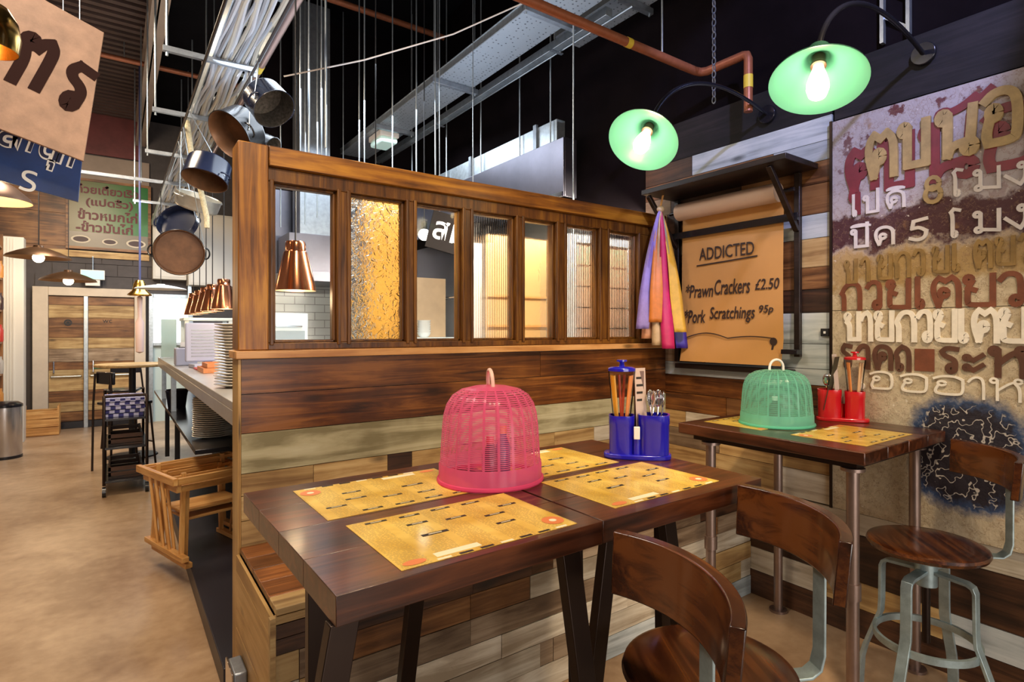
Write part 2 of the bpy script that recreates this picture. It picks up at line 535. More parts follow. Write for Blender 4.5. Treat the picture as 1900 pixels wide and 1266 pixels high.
# looped Thai letters as centre lines in a unit box
GLYPH = {
    'ก': [[(.10, 0), (.10, .52), (.00, .62), (.10, .80), (.26, .96), (.48, 1), (.68, .95), (.80, .75), (.80, 0)]],
    'า': [[(.0, .76), (.10, .93), (.28, 1), (.42, .90), (.46, .70), (.46, 0)]],
    'ร': [_ring(.40, .13, .13), [(.53, .13), (.55, .40), (.44, .54), (.16, .66), (.08, .82), (.24, .98), (.60, .93)]],
    'ห': [_ring(.09, .88, .09), [(.18, .88), (.18, 0)], [(.18, .42), (.46, .74), (.62, .84)], _ring(.72, .88, .09), [(.63, .80), (.76, .58), (.76, 0)]],
    'ต': [_ring(.36, .47, .12), [(.30, .36), (.20, .02), (.04, .48), (.06, .84), (.22, 1), (.41, .88), (.60, 1), (.76, .86), (.80, .60), (.80, 0)]],
    'ด': [_ring(.36, .47, .12), [(.30, .36), (.20, .02), (.04, .48), (.08, .84), (.28, 1), (.56, 1), (.76, .84), (.80, .60), (.80, 0)]],
    'ค': [_ring(.40, .55, .12), [(.32, .44), (.20, .02), (.04, .48), (.08, .84), (.28, 1), (.56, 1), (.76, .84), (.80, .60), (.80, 0)]],
    'บ': [_ring(.10, .88, .10), [(.20, .88), (.20, .02), (.76, .02), (.76, 1)]],
    'ป': [_ring(.10, .88, .10), [(.20, .88), (.20, .02), (.76, .02), (.76, 1.32)]],
    'น': [_ring(.10, .88, .10), [(.20, .88), (.20, .0), (.30, .20), (.58, .24)], _ring(.70, .13, .12), [(.72, .26), (.78, 1)]],
    'ม': [_ring(.10, .88, .10), [(.20, .88), (.20, .22)], _ring(.14, .12, .10), [(.24, .12), (.78, .02), (.78, 1)]],
    'อ': [_ring(.26, .60, .10), [(.18, .52), (.08, .20), (.14, .02), (.68, .02), (.80, .14), (.80, .82), (.60, 1), (.26, 1), (.06, .86)]],
    'ย': [_ring(.12, .88, .10), [(.22, .82), (.10, .60), (.30, .52)], [(.10, .56), (.08, .10), (.18, .02), (.78, .02), (.78, 1)]],
    'ว': [[(.02, .82), (.16, 1), (.40, 1), (.54, .85), (.54, .14)], _ring(.42, .13, .12)],
    'เ': [_ring(.16, .11, .11), [(.05, .11), (.05, 1)]],
    'โ': [_ring(.16, .11, .11), [(.05, .11), (.05, 1), (-.05, 1.16), (.12, 1.30), (.44, 1.22)]],
    'ข': [_ring(.10, .86, .09), [(.19, .82), (.08, .66), (.22, .56), (.22, .02), (.72, .02), (.72, 1)]],
    'ะ': [_ring(.08, .66, .08), [(.16, .66), (.30, .54), (.60, .80)], _ring(.08, .20, .08), [(.16, .20), (.30, .08), (.60, .34)]],
    'ง': [_ring(.48, .88, .10), [(.58, .88), (.60, .30), (.44, .0), (.0, .48)]],
    'ถ': [_ring(.26, .10, .10), [(.14, .10), (.12, .52), (.02, .62), (.12, .84), (.40, 1), (.68, .92), (.80, .70), (.80, 0)]],
    'ล': [_ring(.26, .28, .11), [(.15, .2), (.06, 0)], [(.36, .34), (.60, .50), (.80, .40)], [(.06, .80), (.26, 1), (.58, 1), (.80, .80), (.80, 0)]],
    'ส': [_ring(.26, .28, .11), [(.15, .2), (.06, 0)], [(.36, .34), (.60, .50), (.80, .40)], [(.06, .80), (.26, 1), (.58, 1), (.80, .80), (.80, 0)], [(.62, .92), (.90, 1.18)]],
    'mai': [_ring(.10, .10, .10), [(.20, .10), (.45, .20), (.70, .48), (.78, .30), (1.0, .62)]],
    'i': [[(0, 0), (.10, .24), (.45, .36), (.85, .20), (.95, 0), (0, 0)]],
    'u': [_ring(.20, .80, .2), [(.40, .85), (.42, 0)]],
    '8': [_ring(.40, .74, .24), _ring(.40, .26, .30)],
    '5': [[(.74, 1), (.20, .92), (.14, .58), (.46, .62), (.74, .42), (.70, .14), (.40, .0), (.06, .12)]],
}


def strokes(mb, M, ch, x, y, w, h, th, ext, m=0):
    """one letter from its centre lines, raised by ext; M maps local XY (lower left) to the object"""
    n3 = (M.to_3x3() @ Vector((0, 0, 1))).normalized()
    k = 0
    for line in GLYPH[ch]:
        P = [Vector((x + a / 0.8 * w, y + b_ * h, ext / 2)) for a, b_ in line]
        runs = [[P[0]]]
        for i in range(1, len(P) - 1):
            runs[-1].append(P[i])
            if (P[i] - P[i - 1]).angle(P[i + 1] - P[i]) > R(62):
                runs.append([P[i]])
        runs[-1].append(P[-1])
        for q in runs:
            if len(q) > 2 and len(line) != 13:
                for _ in range(2):
                    o = [q[0]]
                    for a, b_ in zip(q[:-1], q[1:]):
                        o += [a * 0.75 + b_ * 0.25, a * 0.25 + b_ * 0.75]
                    q = o + [q[-1]]
            if len(line) != 13:                              # run on a little so that corners close
                q = [q[0] + (q[0] - q[1]).normalized() * th * 0.4] + q[1:-1] + [q[-1] + (q[-1] - q[-2]).normalized() * th * 0.4]
            mb.flat([M @ v for v in q], n3, ext + 0.00015 * k, th, m)
            k += 1


def frame(origin, xdir, ydir):
    x = Vector(xdir).normalized(); y = Vector(ydir).normalized(); z = x.cross(y)
    M = Matrix((x, y, z)).transposed().to_4x4()
    M.translation = Vector(origin)
    return M

# ------------------------------------------------------------------ the setting
def floor_mat():
    m, nt, b, N, L = base_mat('polished_concrete')
    tc = N.new('ShaderNodeTexCoord')
    n1 = N.new('ShaderNodeTexNoise'); n1.inputs['Scale'].default_value = 1.3; n1.inputs['Detail'].default_value = 9; n1.inputs['Roughness'].default_value = 0.62
    n1.inputs['Distortion'].default_value = 0.4
    n2 = N.new('ShaderNodeTexNoise'); n2.inputs['Scale'].default_value = 14; n2.inputs['Detail'].default_value = 6
    L.new(tc.outputs['Object'], n1.inputs['Vector']); L.new(tc.outputs['Object'], n2.inputs['Vector'])
    cr = N.new('ShaderNodeValToRGB')
    cr.color_ramp.elements[0].position = 0.32; cr.color_ramp.elements[0].color = (0.28, 0.165, 0.085, 1)
    cr.color_ramp.elements[1].position = 0.68; cr.color_ramp.elements[1].color = (0.56, 0.39, 0.24, 1)
    ma = N.new('ShaderNodeMath'); ma.operation = 'MULTIPLY_ADD'; ma.inputs[1].default_value = 0.3
    L.new(n2.outputs['Fac'], ma.inputs[0]); L.new(n1.outputs['Fac'], ma.inputs[2])
    sb = N.new('ShaderNodeMath'); sb.operation = 'SUBTRACT'; sb.inputs[1].default_value = 0.15
    L.new(ma.outputs[0], sb.inputs[0]); L.new(sb.outputs[0], cr.inputs['Fac'])
    L.new(cr.outputs['Color'], b.inputs['Base Color'])
    b.inputs['Roughness'].default_value = 0.34
    b.inputs['Specular IOR Level'].default_value = 0.45
    return m


struct(MB().box(-4, 5, -4, 13, -0.1, 0).build('floor', floor_mat(), smooth=0))
M_DECK = plain('dark_roof_deck', (0.006, 0.006, 0.008), 0.8, spec=0.05, var=0.3, vscale=3)
M_DECKL = plain('brown_roof_deck', (0.095, 0.062, 0.055), 0.5, var=0.25, vscale=2)
mb = MB().box(-4, 5, -4, 13, 4.95, 5.05, 0)
y = 3.4
while y < 11.3:                                                    # ribs of the corrugated deck
    mb.box(-2.4, 0.30, y, y + 0.075, 4.90, 4.96, 1)
    y += 0.15
struct(mb.build('ceiling', [M_DECK, M_DECKL], smooth=0))

M_WALLDK = plain('near_black_wall', (0.006, 0.004, 0.005), 0.8, spec=0.05, var=0.4, vscale=2.5)
RW = [along(W_WHITE, 'Y'), along(W_BLUEGREY, 'Y'), along(W_GREY, 'Y'), along(W_TAN, 'Y'), along(W_DARK, 'Y'), along(W_BROWN, 'Y'), along(W_RED, 'Y'), along(W_PALE, 'Y'), M_WALLDK, wood('black_stained_plank', (0.003, 0.0025, 0.003), (0.008, 0.006, 0.008), (0.018, 0.014, 0.017), 'Y', 0.8, 0.7, 0.2)]
mb = MB().box(2.952, 3.1, -4, 6.6, 0, 4.95, 8)
X0 = 2.93
# planks: (z0, z1, [(y0, y1, wood)])
rows = [
    (2.60, 2.84, [(1.43, 2.69, 9)]),
    (2.475, 2.60, [(1.43, 2.30, 1), (2.30, 2.69, 4)]),
    (2.375, 2.475, [(1.43, 1.75, 1), (1.75, 2.69, 5)]),
    (2.26, 2.375, [(1.43, 1.95, 5), (1.95, 2.47, 4), (2.47, 2.69, 2)]),
    (2.105, 2.26, [(1.43, 1.72, 5), (1.72, 2.5, 4), (2.5, 2.69, 3)]),
    (1.98, 2.105, [(1.43, 2.0, 1), (2.0, 2.69, 2)]),
    (1.83, 1.98, [(1.43, 1.62, 3), (1.62, 2.69, 5)]),
    (1.715, 1.83, [(1.43, 2.1, 5), (2.1, 2.69, 4)]),
    (1.593, 1.715, [(1.43, 2.05, 4), (2.05, 2.69, 2)]),
    (1.43, 1.593, [(1.43, 1.9, 1), (1.9, 2.69, 7)]),
    (1.30, 1.43, [(1.43, 2.2, 1), (2.2, 2.69, 2)]),
    (1.215, 1.30, [(1.43, 2.69, 1)]),
    (1.10, 1.215, [(1.43, 2.69, 6)]),
    (0.985, 1.10, [(1.43, 2.05, 5), (2.05, 2.69, 6)]),
    (0.875, 0.985, [(1.43, 1.85, 3), (1.85, 2.35, 0), (2.35, 2.69, 3)]),
    (0.76, 0.875, [(1.43, 2.1, 3), (2.1, 2.69, 2)]),
    (0.61, 0.76, [(1.43, 1.7, 0), (1.7, 2.69, 3)]),
    (0.50, 0.605, [(-2.5, 0.2, 0), (0.2, 2.1, 0), (2.1, 2.69, 2)]),
    (0.27, 0.50, [(-2.5, -0.2, 4), (-0.2, 2.0, 4), (2.0, 2.69, 4)]),
    (0.14, 0.27, [(-2.5, 0.95, 1), (0.95, 1.5, 3), (1.5, 2.69, 0)]),
    (0.0, 0.14, [(-2.5, 0.6, 5), (0.6, 2.69, 4)]),
    (2.56, 2.84, [(-2.5, 1.42, 9)]),
]
for z0, z1, segs in rows:
    for a, b_, k in segs:
        mb.box(X0, 2.955, a + 0.002, b_ - 0.002, z0 + 0.0015, z1 - 0.0015, k)
struct(mb.build('wall_right', RW, smooth=0))

# far end: wood and grey block wall with the red cladding band on top
M_BLOCK = plain('dark_grey_block', (0.075, 0.065, 0.065), 0.7, var=0.15, vscale=9)
M_REDBAND = plain('red_brown_cladding', (0.16, 0.035, 0.035), 0.5, var=0.35, vscale=2)
M_BEIGE = plain('beige_steel_beam', (0.34, 0.27, 0.22), 0.55, var=0.12, vscale=3)
mb = MB()
mb.box(-2.4, 4.0, 11.34, 11.5, 0, 4.95, 0)
mb.box(-2.4, 0.35, 11.30, 11.35, 4.27, 4.95, 1)
mb.box(-2.4, 0.47, 11.28, 11.35, 3.95, 4.24, 2)
mb.box(-2.4, 0.47, 11.29, 11.35, 3.86, 3.93, 2)
for i in range(7):                                                  # blocks over the doors
    for j, z in enumerate((2.17, 2.36, 2.55)):
        x = -0.95 + i * 0.40 + (0.2 if j % 2 else 0)
        mb.box(x + 0.004, x + 0.396, 11.315, 11.35, z, z + 0.182, 0)
fw = [(3.30, 3.80), (2.80, 3.295), (2.74, 2.795)]
for z0, z1 in fw:
    mb.box(-2.4, -0.9, 11.30, 11.35, z0, z1, 3); mb.box(-0.895, -0.56, 11.30, 11.35, z0, z1, 3)
mb.box(-2.4, 0.47, 11.28, 11.35, 2.64, 2.74, 4)
struct(mb.build('wall_far', [M_BLOCK, M_REDBAND, M_BEIGE, W_BROWN, W_TAN], smooth=0))
struct(MB().box(-2.5, -2.4, -4, 11.5, 0, 4.95).build('wall_left', plain('left_wall_paint', (0.22, 0.17, 0.13), 0.6), smooth=0))
# kitchen rear wall of white glazed bricks
mt, nt, b, N, L = base_mat('white_glazed_brick')
tc = N.new('ShaderNodeTexCoord'); mp = N.new('ShaderNodeMapping'); mp.inputs['Rotation'].default_value = (R(90), 0, 0)
bt = N.new('ShaderNodeTexBrick'); bt.inputs['Scale'].default_value = 1.0; bt.inputs['Brick Width'].default_value = 0.21; bt.inputs['Row Height'].default_value = 0.085
bt.inputs['Mortar Size'].default_value = 0.004
bt.inputs['Color1'].default_value = (0.70, 0.73, 0.73, 1); bt.inputs['Color2'].default_value = (0.76, 0.79, 0.78, 1); bt.inputs['Mortar'].default_value = (0.35, 0.36, 0.36, 1)
L.new(tc.outputs['Object'], mp.inputs[0]); L.new(mp.outputs[0], bt.inputs[0]); L.new(bt.outputs[0], b.inputs['Base Color'])
b.inputs['Roughness'].default_value = 0.2
mb = MB().box(1.30, 3.0, 6.5, 6.6, 0, 2.05, 0).box(1.30, 3.0, 6.505, 6.6, 2.05, 3.0, 2).box(1.30, 3.0, 6.505, 6.6, 3.0, 4.95, 1)
struct(mb.build('wall_kitchen', [mt, M_WALLDK, M_HOOD], smooth=0))
# steel roof beam along the passage
o = MB().box(0.33, 0.345, 1.0, 11.28, 4.50, 4.90).box(0.28, 0.42, 1.0, 11.28, 4.50, 4.515).box(0.28, 0.42, 1.0, 11.28, 4.885, 4.90).build('ceiling_beam', M_BEIGE, smooth=0)
tag(o, 'long brown steel roof beam running away down the passage under the roof', 'beam', kind='structure')

# doors at the far end
tr = [plain('pale_door_trim', (0.62, 0.52, 0.40), 0.5, var=0.08, vscale=6)]
M_BRASS = plain('dull_brass', (0.6, 0.42, 0.16), 0.3, 1.0)
DW = [W_BROWN, W_TAN, W_GREY, W_DARK, W_WHITE]
tframe = MB().box(-0.97, -0.79, 11.2, 11.31, 0, 2.16).box(0.27, 0.42, 11.2, 11.31, 0, 2.16).box(-0.79, 0.27, 11.2, 11.31, 2.03, 2.16).build('trim_1', tr, bevel=0.006)
struct(tframe)


def plank_door(n, x0, x1, seed):
    r = random.Random(seed)
    d = MB(); z = 0.11
    seq = [0, 1, 0, 1, 1, 0, 2, 1, 0, 0, 1, 0, 0]
    i = 0
    while z < 2.0:
        hgt = r.choice((0.12, 0.15, 0.17, 0.2))
        z1 = min(2.02, z + hgt)
        d.box(x0, x1, 11.24, 11.28, z + 0.002, z1 - 0.002, seq[i % 13]); i += 1; z = z1
    o = d.build('door_%d' % n, DW, smooth=0)
    struct(o)
    MB().box(x0, x1, 11.225, 11.28, 0.005, 0.105).build('kick_plate', M_BLACKGL, o)
    hb = MB().tube([(x0 + 0.06, 11.235, 0.86), (x0 + 0.06, 11.19, 0.86), (x0 + 0.06, 11.19, 1.03), (x0 + 0.06, 11.235, 1.03)], 0.011)
    hb.build('handle', M_CHROME, o)
    MB().tube([(x0 + 0.03, 11.235, 0.80), (x0 + 0.03, 11.20, 0.80), (x1 - 0.03, 11.20, 0.80), (x1 - 0.03, 11.235, 0.80)], 0.012).build('push_bar', M_GALV, o)
    sg = MB()
    if n == 1:
        sg.lathe([(0.028, 0), (0.05, 0), (0.05, 0.006), (0.028, 0.006)], 20, 0, frame(((x0 + x1) / 2 + 0.02, 11.238, 1.62), (1, 0, 0), (0, 0, 1)), close=True)
        sg.disc((0, 0, 0.004), 0.022, 16, 0, frame(((x0 + x1) / 2 + 0.02, 11.238, 1.62), (1, 0, 0), (0, 0, 1)))
        sg.build('lettering', M_BLACK, o, normals=True)
    else:
        put_text(sg, 'wc', frame((-0.14, 11.238, 1.62), (1, 0, 0), (0, 0, 1)), w=0.12)
        sg.build('lettering', M_BLACK, o)
    return o


plank_door(1, -0.785, -0.375, 3)
d2 = plank_door(2, -0.315, 0.265, 3)
sg = MB().box(-0.25, 0.14, 11.228, 11.239, 0.905, 0.975, 0)
put_text(sg, 'Please shut the door', frame((-0.20, 11.227, 0.925), (1, 0, 0), (0, 0, 1)), w=0.32, h=0.035, m=1)
sg.build('green_sign', [plain('green_sign_paint', (0.02, 0.22, 0.10), 0.4), M_WHITE], d2)
d2_sign = [c for c in kids(d2) if c.name.startswith('green_sign')][0]
d2_sign['label'] = 'small green notice with white writing'
struct(MB().box(-0.372, -0.318, 11.2, 11.3, 0, 2.03).build('trim_2', M_GALV, bevel=0.004))

# bright kitchen doorway beyond the pass
mb = MB().box(0.46, 0.52, 11.18, 11.3, 0, 2.10, 0).box(1.02, 1.08, 11.18, 11.3, 0, 2.10, 0).box(0.52, 1.02, 11.18, 11.3, 2.04, 2.10, 0).box(0.52, 1.02, 11.2, 11.3, 1.25, 1.30, 0)
fo = struct(mb.build('window_1', M_GALV, bevel=0.004))
MB().box(0.52, 1.02, 11.29, 11.30, 1.30, 2.04).build('pane', plain('daylit_glass', (0.9, 0.95, 0.95), 0.3, emit=(0.92, 1.0, 0.98), estr=2.6), fo)
MB().box(0.52, 1.02, 11.27, 11.30, 0.0, 1.25).build('lower_panel', plain('pale_green_panel', (0.55, 0.66, 0.62), 0.4), fo)

# ------------------------------------------------------------------ partition with the glazed screen
YP = 2.514
pt = thing('glazed_partition', 'tall timber partition of dark and pale planks with seven glazed openings above a ledge', 'partition', (0.395, YP, 0))
px = lambda x: x - 0.395
mb = MB()
W = [W_RED, W_PALE, W_TAN, W_DARK, W_BROWN, W_WHITE]
L_ = 2.93 - 0.395
prow = [(1.245, 1.385, [(0.0, 1.5, 0), (1.5, L_, 0)]), (1.088, 1.245, [(0.0, L_, 0)]), (0.928, 1.088, [(0.0, L_, 1)]),
        (0.84, 0.928, [(0, 0.29, 2), (0.29, 0.62, 2), (0.62, 0.74, 3), (0.74, 1.02, 2), (1.02, 1.20, 2), (1.20, 1.27, 3), (1.27, 1.34, 4), (1.34, 1.60, 2), (1.60, 1.9, 2), (1.9, L_, 5)]),
        (0.74, 0.84, [(0, 0.6, 2), (0.6, 1.1, 5), (1.1, L_, 2)]), (0.62, 0.74, [(0, 0.5, 2), (0.5, L_, 2)])]
for z0, z1, segs in prow:
    for a, b_, k in segs:
        mb.box(a + 0.012 * (a == 0) + 0.001, b_ - 0.001, 0.0, 0.03, z0 + 0.0015, z1 - 0.0015, k)
mb.build('plank_cladding', W, pt, smooth=0)
MB().box(0.012, L_, 0.03, 0.12, 0, 1.385).build('core_panel', plain('kitchen_side_board', (0.55, 0.56, 0.54), 0.4), pt, smooth=0)
MB().box(0, 0.012, -0.004, 0.124, 0.0, 1.385).build('end_board', along(W_END, 'Z'), pt, bevel=0.002)
MB().box(-0.012, L_, -0.03, 0.135, 1.387, 1.419).build('ledge', W_LEDGE, pt, bevel=0.003)
MB().box(0.0, 0.112, -0.008, 0.128, 1.42, 2.254).build('corner_post', W_FRAME_Z, pt, bevel=0.004)
MB().box(0.113, L_, -0.008, 0.128, 2.172, 2.254).build('top_rail', W_FRAME, pt, bevel=0.004)
panes = [(0.53, 0.788), (0.847, 1.11), (1.164, 1.412), (1.475, 1.741), (1.795, 2.019), (2.09, 2.35), (2.43, 2.685)]
mb = MB()
# inner frame: head, sill, stiles between the panes (stepped moulding)
z0, z1 = 1.459, 2.101
mb.box(px(0.508), L_, 0.012, 0.10, z1 + 0.012, 2.171, 0)
mb.box(px(0.508), L_, 0.012, 0.10, 1.42, z0 - 0.010, 0)
ed = [0.508] + [v for p in panes for v in p] + [2.93]
for i in range(0, 16, 2):
    a, b_ = ed[i], ed[i + 1]
    mb.box(px(a), px(b_), 0.012, 0.10, z0 - 0.010, z1 + 0.012, 0)
for a, b_ in panes:                                                 # glazing beads
    for (xa, xb, za, zb) in ((a, a + 0.012, z0 - 0.01, z1 + 0.012), (b_ - 0.012, b_, z0 - 0.01, z1 + 0.012), (a, b_, z0 - 0.01, z0 + 0.002), (a, b_, z1, z1 + 0.012)):
        mb.box(px(xa), px(xb), 0.035, 0.075, za, zb, 0)
    mb.box(px(a) - 0.016, px(a), 0.004, 0.014, z0 - 0.02, z1 + 0.02, 0)
    mb.box(px(b_), px(b_) + 0.016, 0.004, 0.014, z0 - 0.02, z1 + 0.02, 0)
mb.build('window_frame', W_MULLION, pt, bevel=0.003)
glz = [G_CLEAR, G_HAMMER, G_CLEAR, G_RIB, G_SOFT, G_RIB, G_RIB]
for i, (a, b_) in enumerate(panes):
    g = MB().box(px(a) + 0.011, px(b_) - 0.011, 0.052, 0.057, z0, z1).build('pane', glz[i], pt, smooth=0)
    g['label'] = ['clear glass pane nearest the corner post', 'hammered glass pane over a tan board', 'clear glass pane with hanging sign behind', 'reeded glass pane with tan board behind', 'textured glass pane, fifth from the post', 'reeded glass pane, sixth from the post', 'reeded glass pane by the ribbons'][i]

# conduit box on the end of the bench
t = thing('socket_box', 'small grey metal socket box on the end panel of the bench', 'socket', (0.388, 2.33, 0.20))
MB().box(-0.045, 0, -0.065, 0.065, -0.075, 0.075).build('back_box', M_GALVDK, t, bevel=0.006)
MB().box(-0.052, -0.046, -0.07, 0.07, -0.08, 0.08).build('face_plate', M_CHROME, t, bevel=0.002)

# ------------------------------------------------------------------ bench under the partition
bn = thing('plank_bench', 'built-in plank bench with whitewashed front under the glazed partition', 'bench', (0.395, 1.885, 0))
mb = MB(); D = YP - 1.885 - 0.005
x = 0.0
y0 = 0.0
ys = [0.0, 0.10, 0.235, 0.36, 0.485, D]
for i in range(5):
    mb.box(0.008, L_ - 0.004, ys[i] + 0.001, ys[i + 1] - 0.001, 0.618, 0.640, 1 if i == 0 else 0)
mb.build('seat', [W_SEAT, W_TAN], bn, bevel=0.002)
mb = MB(); r = random.Random(5)
FW = [W_WHITE, W_GREY, W_BLUEGREY, W_BROWN, W_TAN, W_DARK]
mb.box(0.006, L_ - 0.004, 0.0, 0.02, 0.592, 0.616, 4)
zz = [0.0, 0.105, 0.205, 0.30, 0.40, 0.495, 0.545, 0.590]
pal = [[2, 2, 0], [0, 4, 2], [0, 4, 0, 1], [1, 1, 0, 3], [0, 0, 3, 1, 0], [1, 5, 5], [5, 5]]
for i in range(7):
    xx = 0.006
    while xx < L_ - 0.01:
        ln = r.choice((0.07, 0.11, 0.28, 0.42, 0.55, 0.7))
        k = r.choice(pal[i]) if ln > 0.12 else r.choice((3, 1, 0, 4))
        x2 = min(L_ - 0.004, xx + ln)
        mb.box(xx + 0.001, x2 - 0.001, r.uniform(0, 0.004), 0.022, zz[i] + 0.0015, zz[i + 1] - 0.0015, k)
        xx = x2
mb.build('front_panel', FW, bn, smooth=0)
mb = MB()
for z0_, z1_ in ((0.0, 0.10), (0.10, 0.33), (0.33, 0.55), (0.55, 0.616)):
    mb.box(-0.006, 0.005, 0.0, D, z0_ + 0.001, z1_ - 0.001, 0)
mb.box(-0.012, 0.006, -0.006, 0.016, 0.0, 0.616, 1)
mb.build('end_panel', [W_END, W_TAN], bn, bevel=0.001)
MB().box(0.02, L_ - 0.02, 0.03, D - 0.02, 0.0, 0.60).build('carcass', M_BLACK, bn, smooth=0)

# ------------------------------------------------------------------ tables
ZT = 1.0665


def splay_leg(parent, p0, p1, w=0.05, d=0.03):
    MB().flat([p0, p1], (1, 0, 0), w, d).build('leg', M_STEELDARK, parent, bevel=0.002)


def dining_table(name, label, x0, x1, y0, y1, legs, rot=0.0):
    cx, cy = (x0 + x1) / 2, (y0 + y1) / 2
    t = thing(name, label, 'table', (cx, cy, 0))
    mb = MB(); n = 4
    for i in range(n):
        a = y0 + (y1 - y0) * i / n; b_ = y0 + (y1 - y0) * (i + 1) / n
        mb.box(x0 - cx, x1 - cx, a - cy + 0.0004, b_ - cy - 0.0004, ZT - 0.052, ZT)
    mb.build('tabletop', W_TABLE, t, bevel=0.0012)
    t.rotation_euler.z = R(rot)
    MB().box(x0 - cx + 0.06, x1 - cx - 0.06, y0 - cy + 0.06, y1 - cy - 0.06, ZT - 0.066, ZT - 0.053).build('sub_frame', M_STEELDARK, t)
    for p0, p1 in legs:
        q0 = (p0[0] - cx, p0[1] - cy, ZT - 0.054); q1 = (p1[0] - cx, p1[1] - cy, 0.0)
        splay_leg(t, q0, q1)
    return t


dining_table('square_table', 'dark wood table top nearest the passage, carrying the pink cover', 0.285, 0.887, 0.945, 1.69,
             [((0.305, 0.972), (0.115, 0.95)), ((0.815, 0.985), (0.955, 0.96)), ((0.745, 1.54), (0.72, 1.72)), ((0.425, 1.52), (0.43, 1.54))], 1.0)
dining_table('square_table', 'dark wood table top carrying the blue straw caddy', 0.896, 1.53, 0.951, 1.69,
             [((1.33, 1.15), (1.56, 1.20)), ((1.10, 1.13), (0.97, 1.16)), ((1.46, 1.27), (1.50, 1.29)), ((1.275, 1.50), (1.31, 1.52))])
tx0, tx1, ty0, ty1 = 2.14, 2.90, 0.93, 1.76
t = thing('pipe_leg_table', 'dark wood table on round steel pipe legs against the painted wall', 'table', ((tx0 + tx1) / 2, (ty0 + ty1) / 2, 0))
cx, cy = t.location[0], t.location[1]
mb = MB()
for i in range(4):
    a = tx0 + (tx1 - tx0) * i / 4; b_ = tx0 + (tx1 - tx0) * (i + 1) / 4
    mb.box(a - cx + 0.0004, b_ - cx - 0.0004, ty0 - cy, ty1 - cy, ZT - 0.048, ZT)
mb.build('tabletop', W_TABLE_Y, t, bevel=0.004)
MB().box(tx0 - cx + 0.05, tx1 - cx - 0.05, ty0 - cy + 0.05, ty1 - cy - 0.05, ZT - 0.075, ZT - 0.049).build('sub_frame', M_STEELDARK, t)
for lx, ly in ((2.215, 1.005), (2.205, 1.625), (2.85, 1.03), (2.86, 1.68)):
    p = MB().cyl((lx - cx, ly - cy, 0.012), (lx - cx, ly - cy, ZT - 0.078), 0.0225, n=20)
    p.cyl((lx - cx, ly - cy, 0.50), (lx - cx, ly - cy, 0.56), 0.0285, n=20)
    p.cyl((lx - cx, ly - cy, 0.0), (lx - cx, ly - cy, 0.012), 0.045, n=20)
    p.cyl((lx - cx, ly - cy, ZT - 0.088), (lx - cx, ly - cy, ZT - 0.076), 0.042, n=20)
    p.build('leg', M_PIPE, t)


